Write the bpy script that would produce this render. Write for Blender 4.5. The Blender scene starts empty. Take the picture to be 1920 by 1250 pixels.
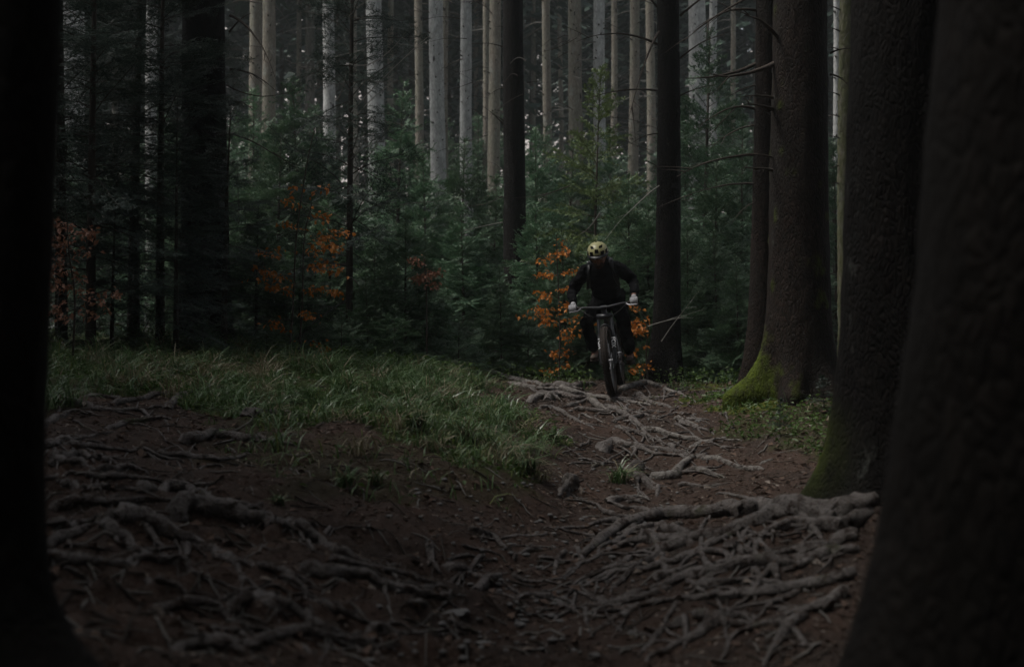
import bpy, bmesh, math, random
import numpy as np
from mathutils import Vector, Matrix

S = bpy.context.scene
COL = S.collection
R = math.radians
F = 2666.7            # focal length in pixels of the 1920 px wide photograph (50 mm lens)
CAMZ = 1.45

# ------------------------------------------------------------------ camera, sky, sun, exposure
cam_d = bpy.data.cameras.new('camera')
cam = bpy.data.objects.new('camera', cam_d); COL.objects.link(cam)
cam_d.lens = 50; cam_d.sensor_width = 36; cam_d.clip_start = 0.05; cam_d.clip_end = 1500
cam.location = (0, 0, CAMZ); cam.rotation_euler = (R(90), 0, 0)
cam_d.dof.use_dof = True; cam_d.dof.focus_distance = 15.2; cam_d.dof.aperture_fstop = 2.3
S.camera = cam

SUN_ROT, SUN_EL = R(-96), R(60)
world = bpy.data.worlds.new('World'); S.world = world; world.use_nodes = True
wn = world.node_tree; wn.nodes.clear()
w_out = wn.nodes.new('ShaderNodeOutputWorld'); w_bg = wn.nodes.new('ShaderNodeBackground')
w_sky = wn.nodes.new('ShaderNodeTexSky'); w_sky.sky_type = 'NISHITA'; w_sky.sun_disc = False
w_sky.sun_elevation = SUN_EL; w_sky.sun_rotation = SUN_ROT; w_sky.dust_density = 4; w_sky.air_density = 1.0
w_hs = wn.nodes.new('ShaderNodeHueSaturation'); w_hs.inputs['Saturation'].default_value = 0.32
wn.links.new(w_sky.outputs[0], w_hs.inputs['Color']); wn.links.new(w_hs.outputs[0], w_bg.inputs[0])
w_bg.inputs[1].default_value = 0.07
wn.links.new(w_bg.outputs[0], w_out.inputs[0])

sun_d = bpy.data.lights.new('sun', 'SUN'); sun = bpy.data.objects.new('sun', sun_d); COL.objects.link(sun)
sun_d.energy = 1.5; sun_d.angle = R(16); sun_d.color = (1.0, 0.96, 0.9)
sdir = Vector((math.sin(SUN_ROT) * math.cos(SUN_EL), math.cos(SUN_ROT) * math.cos(SUN_EL), math.sin(SUN_EL)))
sun.rotation_euler = sdir.to_track_quat('Z', 'Y').to_euler(); sun.location = (0, 0, 40)

S.view_settings.view_transform = 'Standard'; S.view_settings.look = 'None'
S.view_settings.gamma = 1; S.view_settings.use_curve_mapping = False
S.view_settings.exposure = 0.85
S.render.engine = 'CYCLES'
S.cycles.max_bounces = 6; S.cycles.diffuse_bounces = 4; S.cycles.glossy_bounces = 2
S.cycles.transmission_bounces = 4; S.cycles.volume_bounces = 1; S.cycles.use_denoising = True
S.cycles.use_adaptive_sampling = True; S.cycles.adaptive_threshold = 0.003

# ------------------------------------------------------------------ helpers
def tag(o, label=None, cat=None, group=None, kind=None):
    if label: o['label'] = label
    if cat: o['category'] = cat
    if group: o['group'] = group
    if kind: o['kind'] = kind
    return o

def empty(name, loc=(0, 0, 0), rz=0.0):
    o = bpy.data.objects.new(name, None); COL.objects.link(o)
    o.location = loc; o.rotation_euler = (0, 0, rz); o.empty_display_size = .1
    return o

def link(name, mesh, parent=None):
    o = bpy.data.objects.new(name, mesh); COL.objects.link(o)
    if parent is not None: o.parent = parent
    return o

def h3(ix, iy, iz, seed):
    n = (ix.astype(np.int64) * 374761393 + iy.astype(np.int64) * 668265263 + iz.astype(np.int64) * 2147483647 + seed * 1274126177) & 0xffffffff
    n = ((n ^ (n >> 13)) * 1274126177) & 0xffffffff
    n = ((n ^ (n >> 16)) * 2246822519) & 0xffffffff
    return ((n ^ (n >> 15)) & 0xffffff) / float(0xffffff)

def vnoise(p, seed=0):
    p = np.asarray(p, float); i = np.floor(p); f = p - i; f = f * f * (3 - 2 * f); i = i.astype(np.int64)
    r = 0
    for dx in (0, 1):
        wx = f[:, 0] if dx else 1 - f[:, 0]
        for dy in (0, 1):
            wy = f[:, 1] if dy else 1 - f[:, 1]
            for dz in (0, 1):
                wz = f[:, 2] if dz else 1 - f[:, 2]
                r = r + wx * wy * wz * h3(i[:, 0] + dx, i[:, 1] + dy, i[:, 2] + dz, seed)
    return r * 2 - 1

def fbm(p, seed=0, octv=3):
    r = 0; a = 1.0; p = np.asarray(p, float)
    for k in range(octv):
        r = r + a * vnoise(p * (2 ** k), seed + k * 17); a *= .5
    return r

class MB:
    """collects polygons; builds one mesh"""
    def __init__(s): s.v = []; s.f = {3: [], 4: []}; s.m = {3: [], 4: []}; s.n = 0; s.at = {}
    def add(s, v, f, mi=0):
        v = np.asarray(v, float).reshape(-1, 3); f = np.asarray(f, int)
        if len(f) == 0: return
        k = f.shape[1]
        s.v.append(v); s.f[k].append(f + s.n); s.m[k].append(np.full(len(f), mi)); s.n += len(v)
    def tube(s, pts, rad, sides=6, cap=True, mi=0, jit=0.0, seed=0, flat=1.0, gnarl=0.0):
        pts = np.asarray(pts, float); n = len(pts); rad = np.broadcast_to(np.asarray(rad, float), (n,))
        t = np.gradient(pts, axis=0); t /= np.linalg.norm(t, axis=1)[:, None] + 1e-9
        ref = np.array([0, 0, 1.0]) if abs(t[0, 2]) < .9 else np.array([1.0, 0, 0])
        u = np.cross(t, ref)
        for i in range(n):
            if np.linalg.norm(u[i]) < 1e-3: u[i] = u[i - 1] if i else np.array([1.0, 0, 0])
        u /= np.linalg.norm(u, axis=1)[:, None]
        for i in range(1, n):
            if np.dot(u[i], u[i - 1]) < 0: u[i] = -u[i]
        w = np.cross(u, t)
        a = np.linspace(0, 2 * math.pi, sides, endpoint=False)
        rr = rad[:, None] * np.ones(sides)
        if jit:
            rg = np.random.default_rng(seed); rr = rr * (1 + jit * (rg.random((n, sides)) - .5))
        if gnarl:
            dd = np.concatenate([[0], np.cumsum(np.linalg.norm(np.diff(pts, axis=0), axis=1))])
            aa, d2 = np.meshgrid(a, dd); q = np.stack([np.cos(aa).ravel() * 1.3, np.sin(aa).ravel() * 1.3, d2.ravel() / max(rad.max(), .004) * .16 + seed], -1)
            q2 = np.stack([np.cos(aa).ravel() * 3.2, np.sin(aa).ravel() * 3.2, d2.ravel() / max(rad.max(), .004) * .10 + seed], -1)
            rr = rr * (1 + gnarl * fbm(q, seed, 2).reshape(n, sides) + gnarl * .55 * vnoise(q2, seed + 4).reshape(n, sides))
        v = pts[:, None, :] + rr[..., None] * (np.cos(a)[None, :, None] * u[:, None, :] + flat * np.sin(a)[None, :, None] * w[:, None, :])
        i = np.arange(n - 1)[:, None] * sides; j = np.arange(sides)[None, :]; j2 = (j + 1) % sides
        f = np.stack([i + j, i + j2, i + sides + j2, i + sides + j], -1).reshape(-1, 4)
        s.add(v.reshape(-1, 3), f, mi)
        if cap:
            for e, o in ((0, 0), (n - 1, (n - 1) * sides)):
                ring = v[e]; c = pts[e]
                vv = np.vstack([ring, c[None]]); k = np.arange(sides)
                ff = np.stack([k, (k + 1) % sides, np.full(sides, sides)], -1)
                s.add(vv, ff if e else ff[:, ::-1], mi)
    def box(s, c, d, rot=None, mi=0):
        c = np.asarray(c, float); d = np.asarray(d, float) / 2
        v = np.array([[x, y, z] for x in (-1, 1) for y in (-1, 1) for z in (-1, 1)]) * d
        if rot is not None: v = v @ np.array(rot.to_3x3()).T
        s.add(v + c, [[0, 1, 3, 2], [4, 6, 7, 5], [0, 4, 5, 1], [2, 3, 7, 6], [0, 2, 6, 4], [1, 5, 7, 3]], mi)
    def ell(s, c, d, seg=16, ring=10, rot=None, mi=0):
        th = np.linspace(0, math.pi, ring + 1); ph = np.linspace(0, 2 * math.pi, seg, endpoint=False)
        v = np.stack([np.sin(th)[:, None] * np.cos(ph), np.sin(th)[:, None] * np.sin(ph), np.cos(th)[:, None] * np.ones(seg)], -1).reshape(-1, 3) * np.asarray(d)
        if rot is not None: v = v @ np.array(rot.to_3x3()).T
        i = np.arange(ring)[:, None] * seg; j = np.arange(seg)[None, :]; j2 = (j + 1) % seg
        s.add(v + np.asarray(c), np.stack([i + j, i + seg + j, i + seg + j2, i + j2], -1).reshape(-1, 4), mi)
    def torus(s, c, Rr, r, seg=64, sides=10, mi=0, flat=1.0):  # in local xz plane (axis y)
        a = np.linspace(0, 2 * math.pi, seg, endpoint=False); b = np.linspace(0, 2 * math.pi, sides, endpoint=False)
        rr = Rr + r * np.cos(b)[None, :]
        v = np.stack([rr * np.cos(a)[:, None], (flat * r * np.sin(b))[None, :] * np.ones((seg, 1)), rr * np.sin(a)[:, None]], -1).reshape(-1, 3) + np.asarray(c)
        i = np.arange(seg)[:, None]; i2 = (i + 1) % seg; j = np.arange(sides)[None, :]; j2 = (j + 1) % sides
        s.add(v, np.stack([i * sides + j, i * sides + j2, i2 * sides + j2, i2 * sides + j], -1).reshape(-1, 4), mi)
    def mesh(s, name, mats, smooth=True):
        V = np.vstack(s.v).astype(np.float32)
        T = [np.vstack(s.f[k]) for k in (3, 4) if s.f[k]]; M = [np.concatenate(s.m[k]) for k in (3, 4) if s.f[k]]
        me = bpy.data.meshes.new(name)
        me.vertices.add(len(V)); me.vertices.foreach_set('co', V.ravel())
        loops = np.concatenate([t.ravel() for t in T]).astype(np.int32)
        sizes = np.concatenate([np.full(len(t), t.shape[1]) for t in T]).astype(np.int32)
        me.loops.add(len(loops)); me.loops.foreach_set('vertex_index', loops)
        me.polygons.add(len(sizes)); me.polygons.foreach_set('loop_start', np.concatenate([[0], np.cumsum(sizes)[:-1]]).astype(np.int32))
        if isinstance(mats, (list, tuple)):
            for m in mats: me.materials.append(m)
        else: me.materials.append(mats)
        me.polygons.foreach_set('material_index', np.concatenate(M).astype(np.int32))
        me.polygons.foreach_set('use_smooth', np.full(len(sizes), smooth))
        for k, a in s.at.items():
            at = me.attributes.new(k, 'FLOAT', 'POINT'); at.data.foreach_set('value', np.asarray(a, np.float32))
        me.update(); me.validate(clean_customdata=False)
        return me
    def build(s, name, mats, parent=None, smooth=True):
        return link(name, s.mesh(name, mats, smooth), parent)

def catmull(P, n):
    P = np.asarray(P, float)
    if len(P) == 2: return P[0] + (P[1] - P[0]) * np.linspace(0, 1, n)[:, None]
    Q = np.vstack([2 * P[0] - P[1], P, 2 * P[-1] - P[-2]])
    t = np.linspace(0, len(P) - 1 - 1e-6, n); i = t.astype(int); f = (t - i)[:, None]
    a, b, c, d = Q[i], Q[i + 1], Q[i + 2], Q[i + 3]
    return .5 * (2 * b + (c - a) * f + (2 * a - 5 * b + 4 * c - d) * f ** 2 + (3 * b - a - 3 * c + d) * f ** 3)

# ------------------------------------------------------------------ materials
def mat(name, rough=.8, spec=.3):
    m = bpy.data.materials.new(name); m.use_nodes = True
    nt = m.node_tree; b = nt.nodes['Principled BSDF']
    b.inputs['Roughness'].default_value = rough; b.inputs['Specular IOR Level'].default_value = spec
    return m, nt, b

def node(nt, t, **kw):
    n = nt.nodes.new(t)
    for k, v in kw.items():
        if k in n.inputs: n.inputs[k].default_value = v
        else: setattr(n, k, v)
    return n

def ramp(nt, src, stops):
    r = nt.nodes.new('ShaderNodeValToRGB'); e = r.color_ramp.elements
    while len(e) < len(stops): e.new(.5)
    for k, (p, c) in enumerate(stops):
        e[k].position = p; e[k].color = (*c, 1) if len(c) == 3 else c
    nt.links.new(src, r.inputs[0]); return r.outputs[0]

def mix(nt, fac, a, b, mode='MIX'):
    n = nt.nodes.new('ShaderNodeMix'); n.data_type = 'RGBA'; n.blend_type = mode
    for sock, val in ((n.inputs[0], fac), (n.inputs[6], a), (n.inputs[7], b)):
        if isinstance(val, (int, float)): sock.default_value = val
        elif isinstance(val, tuple): sock.default_value = (*val, 1)
        else: nt.links.new(val, sock)
    return n.outputs[2]

def coords(nt, kind='Object', scale=(1, 1, 1)):
    tc = nt.nodes.new('ShaderNodeTexCoord'); mp = nt.nodes.new('ShaderNodeMapping'); mp.inputs['Scale'].default_value = scale
    nt.links.new(tc.outputs[kind], mp.inputs[0]); return mp.outputs[0]

def noise(nt, vec, scale, detail=4, rough=.6):
    n = node(nt, 'ShaderNodeTexNoise', Scale=scale, Detail=detail, Roughness=rough); nt.links.new(vec, n.inputs['Vector']); return n.outputs[0]

def bump(nt, b, src, strength=.5, dist=.02):
    n = node(nt, 'ShaderNodeBump', Strength=strength, Distance=dist); nt.links.new(src, n.inputs['Height'])
    nt.links.new(n.outputs[0], b.inputs['Normal'])

def attr(nt, name):
    a = nt.nodes.new('ShaderNodeAttribute'); a.attribute_name = name; return a.outputs['Fac']

def plain(name, col, rough=.6, spec=.3, metal=0.0, nz=.25, nscale=60):
    m, nt, b = mat(name, rough, spec); b.inputs['Metallic'].default_value = metal
    n = noise(nt, coords(nt), nscale)
    nt.links.new(mix(nt, n, tuple(c * (1 - nz) for c in col), tuple(min(1, c * (1 + nz)) for c in col)), b.inputs['Base Color'])
    return m

def bark(name, c1, c2, c3, cells=26, moss=(.062, .084, .011), lich=(.09, .095, .085), lich_amt=.64, knots=False, strength=.7):
    m, nt, b = mat(name, .9, .15)
    v = coords(nt, 'Object', (1, 1, .42))
    warp = node(nt, 'ShaderNodeTexNoise', Scale=9.0, Detail=2.0); nt.links.new(v, warp.inputs['Vector'])
    va = node(nt, 'ShaderNodeVectorMath', operation='MULTIPLY_ADD'); va.inputs[1].default_value = (.08, .08, .08)
    nt.links.new(warp.outputs['Color'], va.inputs[0]); nt.links.new(v, va.inputs[2])
    vo = node(nt, 'ShaderNodeTexVoronoi', feature='DISTANCE_TO_EDGE', Scale=float(cells)); nt.links.new(va.outputs[0], vo.inputs['Vector'])
    vc = node(nt, 'ShaderNodeTexVoronoi', feature='F1', Scale=float(cells)); nt.links.new(va.outputs[0], vc.inputs['Vector'])
    crack = ramp(nt, vo.outputs[0], [(0.0, (.25, .25, .25)), (.30, (1, 1, 1))])
    cellc = node(nt, 'ShaderNodeSeparateColor'); nt.links.new(vc.outputs['Color'], cellc.inputs[0])
    big = noise(nt, v, 2.2, 3); fine = noise(nt, v, 90, 4)
    col = mix(nt, cellc.outputs[0], c1, c2)
    col = mix(nt, ramp(nt, big, [(.4, (0, 0, 0)), (.65, (1, 1, 1))]), col, c3)
    lm = ramp(nt, noise(nt, v, 5.5, 5, .7), [(lich_amt, (0, 0, 0)), (lich_amt + .1, (1, 1, 1))])
    col = mix(nt, lm, col, lich)
    crk = mix(nt, noise(nt, v, 11, 3), crack, (1, 1, 1))
    col = mix(nt, crk, tuple(c * .4 for c in c1), col)
    if knots:
        kv = coords(nt, 'Object', (1, 1, .45))
        kn = node(nt, 'ShaderNodeTexVoronoi', feature='F1', Scale=2.6); nt.links.new(kv, kn.inputs['Vector'])
        col = mix(nt, ramp(nt, kn.outputs[0], [(.07, (1, 1, 1)), (.12, (0, 0, 0))]), col, (.03, .027, .025))
    mm = attr(nt, 'moss')
    mn = node(nt, 'ShaderNodeMath', operation='MULTIPLY'); nt.links.new(mm, mn.inputs[0])
    nt.links.new(ramp(nt, noise(nt, v, 14, 4), [(.3, (.2, .2, .2)), (.55, (1, 1, 1))]), mn.inputs[1])
    mossc = mix(nt, noise(nt, v, 40, 3), tuple(c * .45 for c in moss), tuple(c * 1.7 for c in moss))
    nt.links.new(mix(nt, mn.outputs[0], col, mossc), b.inputs['Base Color'])
    hh = node(nt, 'ShaderNodeMath', operation='MULTIPLY_ADD'); hh.inputs[1].default_value = .6
    nt.links.new(fine, hh.inputs[0]); nt.links.new(crack, hh.inputs[2])
    h2 = node(nt, 'ShaderNodeMath', operation='MULTIPLY_ADD'); h2.inputs[1].default_value = .5
    nt.links.new(cellc.outputs[1], h2.inputs[0]); nt.links.new(hh.outputs[0], h2.inputs[2])
    bg = node(nt, 'ShaderNodeMath', operation='MULTIPLY_ADD'); bg.inputs[1].default_value = 1.4; nt.links.new(noise(nt, v, 7, 4, .65), bg.inputs[0]); nt.links.new(h2.outputs[0], bg.inputs[2])
    bump(nt, b, bg.outputs[0], strength, .014)
    return m

M = {}
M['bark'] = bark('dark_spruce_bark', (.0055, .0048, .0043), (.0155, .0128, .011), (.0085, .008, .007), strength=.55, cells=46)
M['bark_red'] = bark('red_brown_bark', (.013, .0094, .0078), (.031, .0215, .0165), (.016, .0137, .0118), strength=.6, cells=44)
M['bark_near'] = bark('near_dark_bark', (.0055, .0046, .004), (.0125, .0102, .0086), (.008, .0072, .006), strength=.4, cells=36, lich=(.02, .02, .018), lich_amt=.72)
M['bark_pale'] = bark('pale_grey_bark', (.36, .355, .345), (.46, .455, .45), (.39, .40, .39), cells=16, lich=(.52, .52, .51), lich_amt=.5, knots=True, strength=.4)
M['bark_mid'] = bark('mid_brown_bark', (.20, .17, .14), (.28, .245, .205), (.22, .215, .17), cells=18, lich=(.25, .25, .22), lich_amt=.55, knots=True, strength=.5)

M['bark_far'] = bark('dim_far_bark', (.09, .08, .07), (.14, .125, .11), (.11, .105, .09), cells=18)

def rootmat(name, a, b_, c):
    m, nt, b = mat(name, .75, .25)
    v = coords(nt, 'Object', (1, 1, 1)); n1 = noise(nt, v, 7, 5, .65); n2 = noise(nt, v, 70, 4)
    col = mix(nt, ramp(nt, n1, [(.35, (0, 0, 0)), (.65, (1, 1, 1))]), a, b_)
    col = mix(nt, ramp(nt, n2, [(.42, (0, 0, 0)), (.7, (1, 1, 1))]), col, c)
    ge = nt.nodes.new('ShaderNodeNewGeometry'); sx = nt.nodes.new('ShaderNodeSeparateXYZ'); nt.links.new(ge.outputs['Position'], sx.inputs[0])
    g = ramp(nt, noise(nt, v, 3.1, 4), [(.62, (0, 0, 0)), (.72, (1, 1, 1))])
    col = mix(nt, g, col, (.05, .055, .02))
    col = mix(nt, ramp(nt, noise(nt, v, 17, 5, .7), [(.50, (0, 0, 0)), (.62, (1, 1, 1))]), col, (.045, .030, .023))
    col = mix(nt, ramp(nt, noise(nt, v, 45, 4, .7), [(.56, (0, 0, 0)), (.66, (1, 1, 1))]), col, tuple(x * .4 for x in a))
    nt.links.new(col, b.inputs['Base Color'])
    s = node(nt, 'ShaderNodeMath', operation='ADD'); nt.links.new(n1, s.inputs[0]); nt.links.new(n2, s.inputs[1])
    bump(nt, b, s.outputs[0], 1.0, .02)
    return m
M['root'] = rootmat('weathered_root', (.085, .074, .068), (.215, .195, .182), (.155, .138, .128))
M['root_dark'] = rootmat('dark_root', (.070, .060, .055), (.200, .180, .168), (.145, .128, .118))  # slightly darker root colour, mainly on the left slope
M['root_pale'] = rootmat('pale_worn_root', (.15, .135, .122), (.27, .25, .23), (.20, .185, .17))
M['dead'] = plain('dead_wood', (.06, .05, .042), .9, .2)
M['dead_pale'] = plain('pale_dead_wood', (.30, .29, .26), .8, .2)
M['twig'] = plain('bare_twig', (.17, .16, .145), .8, .3)
M['stone'] = plain('grey_stone', (.16, .155, .148), .8, .3, nscale=25)

def leaf(name, c1, c2, c3, scale=1.2, trans=.25, rough=.5, spec=.45, attrname=None):
    m, nt, b = mat(name, rough, spec)
    v = coords(nt, 'Object'); n1 = noise(nt, v, scale, 3); n2 = noise(nt, v, scale * 14, 2)
    oi = nt.nodes.new('ShaderNodeObjectInfo')
    col = mix(nt, ramp(nt, n1, [(.38, (0, 0, 0)), (.62, (1, 1, 1))]), c1, c2)
    col = mix(nt, ramp(nt, n2, [(.45, (0, 0, 0)), (.75, (1, 1, 1))]), col, c3)
    hs = nt.nodes.new('ShaderNodeHueSaturation'); nt.links.new(col, hs.inputs['Color'])
    mr = node(nt, 'ShaderNodeMapRange'); mr.inputs['To Min'].default_value = .75; mr.inputs['To Max'].default_value = 1.25
    nt.links.new(oi.outputs['Random'], mr.inputs[0]); nt.links.new(mr.outputs[0], hs.inputs['Value'])
    nt.links.new(hs.outputs[0], b.inputs['Base Color'])
    tr = nt.nodes.new('ShaderNodeBsdfTranslucent'); nt.links.new(hs.outputs[0], tr.inputs[0])
    ms = nt.nodes.new('ShaderNodeMixShader'); ms.inputs[0].default_value = trans
    nt.links.new(b.outputs[0], ms.inputs[1]); nt.links.new(tr.outputs[0], ms.inputs[2])
    nt.links.new(ms.outputs[0], nt.nodes['Material Output'].inputs[0])
    return m
M['needle'] = leaf('fir_needles', (.044, .096, .050), (.074, .140, .070), (.18, .25, .15), trans=.2)  # palest tone puts small light highlights into the needle colour
M['needle_light'] = leaf('spruce_needles', (.090, .145, .050), (.135, .19, .062), (.18, .22, .085), trans=.2)
M['needle_blue'] = leaf('blue_green_needles', (.040, .096, .052), (.070, .145, .076), (.19, .265, .165), trans=.2)  # palest tone again a highlight put into the colour
M['needle_dark'] = leaf('shaded_fir_needles', (.020, .038, .030), (.034, .060, .042), (.06, .085, .065), trans=.12)  # darker copy of the fir needles, shade put into the colour
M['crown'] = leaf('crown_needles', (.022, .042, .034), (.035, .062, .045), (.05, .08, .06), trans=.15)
M['beech'] = leaf('orange_beech_leaves', (.46, .140, .020), (.58, .215, .030), (.62, .28, .075), scale=4, trans=.3, rough=.55, spec=.3)
M['copper'] = leaf('faded_copper_leaves', (.19, .085, .052), (.26, .12, .075), (.36, .20, .13), scale=4, trans=.25, rough=.6, spec=.3)
M['grass'] = leaf('bank_grass', (.050, .112, .030), (.085, .155, .048), (.15, .20, .09), scale=2.0, trans=.25, rough=.45)
M['grass_yellow'] = leaf('yellow_green_grass', (.11, .15, .035), (.16, .20, .045), (.22, .23, .11), scale=2.0, trans=.25, rough=.5)
M['grass_dry'] = leaf('dry_grass', (.17, .14, .08), (.24, .21, .13), (.30, .27, .19), scale=2.0, trans=.2, rough=.6)
M['sedge'] = leaf('long_sedge', (.052, .115, .036), (.095, .17, .060), (.19, .25, .13), scale=3.0, trans=.2, rough=.35, spec=.55)
M['herb'] = leaf('low_green_leaves', (.045, .095, .016), (.070, .135, .022), (.10, .15, .035), scale=4.0, trans=.3)
M['litter'] = leaf('brown_litter', (.075, .048, .036), (.125, .080, .057), (.19, .135, .105), scale=6, trans=.05, rough=.8, spec=.2)
M['litter_pale'] = leaf('pale_litter', (.20, .16, .13), (.28, .235, .20), (.33, .29, .25), scale=6, trans=.05, rough=.8, spec=.2)

def ground_mat():
    m, nt, b = mat('forest_soil', .9, .15)
    v = coords(nt, 'Object'); n1 = noise(nt, v, 1.3, 5, .65); n2 = noise(nt, v, 24, 5, .7); n3 = noise(nt, v, 160, 3)
    col = mix(nt, ramp(nt, n1, [(.36, (0, 0, 0)), (.64, (1, 1, 1))]), (.032, .024, .020), (.070, .042, .031))
    col = mix(nt, ramp(nt, n2, [(.45, (0, 0, 0)), (.72, (1, 1, 1))]), col, (.072, .055, .046))
    col = mix(nt, ramp(nt, n3, [(.55, (0, 0, 0)), (.75, (1, 1, 1))]), col, (.19, .14, .11))
    gm = mix(nt, n2, (.018, .026, .008), (.06, .075, .018))
    col = mix(nt, attr(nt, 'green'), col, gm)
    ms = mix(nt, n2, (.035, .045, .006), (.12, .135, .018))
    col = mix(nt, attr(nt, 'moss'), col, ms)
    nt.links.new(col, b.inputs['Base Color'])
    s = node(nt, 'ShaderNodeMath', operation='MULTIPLY_ADD'); s.inputs[1].default_value = .35
    nt.links.new(n3, s.inputs[0]); nt.links.new(n2, s.inputs[2])
    bump(nt, b, s.outputs[0], .9, .03)
    return m
M['ground'] = ground_mat()
M['sky_slope'] = plain('pale_sky_stand_in', (.46, .42, .40), .9, .1, nz=.3, nscale=.25)  # colour of the added slope, pale to stand in for sky

# ------------------------------------------------------------------ the forest floor
CTRL = [  # (column, row, distance) read off the photograph, turned into ground heights
 (985,1250,5.45),(975,1180,6.2),(970,1100,7.25),(990,1000,8.9),(1040,940,9.9),(1085,880,11.0),(1120,830,12),(1140,780,13.6),(1147,745,15),(1140,718,16.3),
 (1140,712,18),(1140,702,22),(1140,690,30),
 (1300,1240,5.0),(1300,1100,5.95),(1500,1100,5.7),(1300,985,7.7),(1450,962,8.1),(1560,955,8.2),(1560,1250,4.7),(1800,1250,4.3),
 (1450,905,9.7),(1500,860,10.6),(1350,865,11),(1480,800,11.8),(1560,800,11.5),(1330,742,14.6),(1450,735,13.4),(1560,742,13),(1280,716,16.5),
 (1700,900,8.6),(1900,1000,6),(1900,800,11),(1700,740,15),(1900,700,22),(1500,705,20),
 (850,702,16.5),(700,690,15.5),(500,675,15),(300,660,15),(120,650,15),(-100,645,15),
 (850,760,12.7),(900,820,10.7),(960,890,9.3),(700,760,11.9),(500,740,11.9),(300,740,11.3),(120,745,10.8),
 (120,850,8.3),(300,850,8.6),(500,850,8.8),(700,850,9.4),(850,905,8.8),(700,950,7.7),(500,950,7.15),(300,950,6.9),(120,950,6.6),
 (100,1080,5.2),(300,1080,5.6),(500,1080,5.6),(700,1080,5.9),(850,1080,6.35),(850,1200,5.3),(700,1200,4.85),(500,1220,4.7),(300,1230,4.4),(120,1240,4.1),(0,1250,4.0),
 (-300,1100,4.5),(-300,800,9),(700,670,22),(300,640,22),(-200,630,22)]
def unproj(px, py, Y): return np.array([(px - 960) / F * Y, Y, CAMZ - (py - 625) / F * Y])
C3 = [unproj(*c) for c in CTRL]
for x, y, z in [(-30,0,.6),(-30,30,1.2),(30,0,.2),(30,30,.8),(0,-6,.25),(-6,-4,.5),(6,-4,.2),(0,-20,.25),(-30,-20,.6),(30,-20,.2),(0,50,.6),(-25,50,1.0),(25,50,.6),(0,100,.3),(-60,100,.6),(60,100,.3),(-10,30,1.0),(10,30,.7)]:
    C3.append(np.array([x, y, z]))
C3 = np.array(C3)
def tpsk(r2): return np.where(r2 > 1e-12, .5 * r2 * np.log(r2 + 1e-12), 0)
nC = len(C3)
K = tpsk(((C3[:, None, :2] - C3[None, :, :2]) ** 2).sum(-1)) + np.eye(nC) * .08
P_ = np.hstack([np.ones((nC, 1)), C3[:, :2]])
A_ = np.block([[K, P_], [P_.T, np.zeros((3, 3))]])
sol = np.linalg.solve(A_, np.concatenate([C3[:, 2], np.zeros(3)]))
def ground_base(X, Y):
    X = np.asarray(X, float); Y = np.asarray(Y, float); q = np.stack([X.ravel(), Y.ravel()], -1); out = np.zeros(len(q))
    for a in range(0, len(q), 20000):
        s = q[a:a + 20000]; r2 = ((s[:, None] - C3[None, :, :2]) ** 2).sum(-1)
        out[a:a + 20000] = tpsk(r2) @ sol[:nC] + sol[nC] + s @ sol[nC + 1:]
    far = np.clip((np.hypot(q[:, 0], q[:, 1] - 10) - 30) / 40, 0, 1); far = far * far * (3 - 2 * far)
    out = out * (1 - far) + .5 * far
    p = np.stack([q[:, 0], q[:, 1], np.zeros(len(q))], -1)
    near = np.clip(1 - np.hypot(q[:, 0], q[:, 1] - 9) / 25, 0, 1)
    out += fbm(p * 1.1, 3, 3) * .035 * near ** .5 + fbm(p * 4.5, 9, 3) * .024 * near
    w = np.clip((9.8 - q[:, 1]) / 2, 0, 1) * np.clip((q[:, 1] - 3) / 1.5, 0, 1) * np.clip((1.2 - q[:, 0]) / 1.5, .25, 1)
    rot = p[:, :2] @ np.array([[.93, -.36], [.36, .93]])
    rp = np.stack([rot[:, 0] * 1.1, rot[:, 1] * 3.6, rot[:, 0] * 0], -1)
    rid = 1 - np.abs(fbm(rp, 41, 2)); out += (rid ** 2 - .5) * .13 * w
    return out.reshape(X.shape)
gx = np.concatenate([[-300, -150, -80, -50, -35, -25], np.arange(-18, -6, .8), np.arange(-6, 6, .06), np.arange(6, 18, .8), [18, 25, 35, 50, 80, 150, 300]])
gy = np.concatenate([[-150, -80, -40, -20, -10, -5, -2, 0, 1.5], np.arange(2.5, 17.2, .055), np.arange(17.3, 30, .35), np.arange(30, 60, 2.5), [60, 68, 76, 84, 92, 100]])
GX, GY = np.meshgrid(gx, gy); GZ = ground_base(GX, GY)
def ground_z(X, Y):
    X = np.clip(np.asarray(X, float), gx[0], gx[-1] - 1e-6); Y = np.clip(np.asarray(Y, float), gy[0], gy[-1] - 1e-6)
    i = np.clip(np.searchsorted(gx, X, 'right') - 1, 0, len(gx) - 2); j = np.clip(np.searchsorted(gy, Y, 'right') - 1, 0, len(gy) - 2)
    fx = (X - gx[i]) / (gx[i + 1] - gx[i]); fy = (Y - gy[j]) / (gy[j + 1] - gy[j])
    return GZ[j, i] * (1 - fx) * (1 - fy) + GZ[j, i + 1] * fx * (1 - fy) + GZ[j + 1, i] * (1 - fx) * fy + GZ[j + 1, i + 1] * fx * fy
_Ys = np.arange(2.6, 40, .02)
def on_ground(px, py):
    """first point of the floor seen at a column and row of the photograph"""
    zr = CAMZ - (py - 625) / F * _Ys; xr = (px - 960) / F * _Ys
    d = zr - ground_z(xr, _Ys); k = np.where(d < 0)[0]
    k = k[0] if len(k) else len(_Ys) - 1
    return np.array([xr[k], _Ys[k], float(ground_z(xr[k], _Ys[k]))])
def proj(X, Y, Z): return 960 + F * X / Y, 625 + F * (CAMZ - Z) / Y
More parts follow.
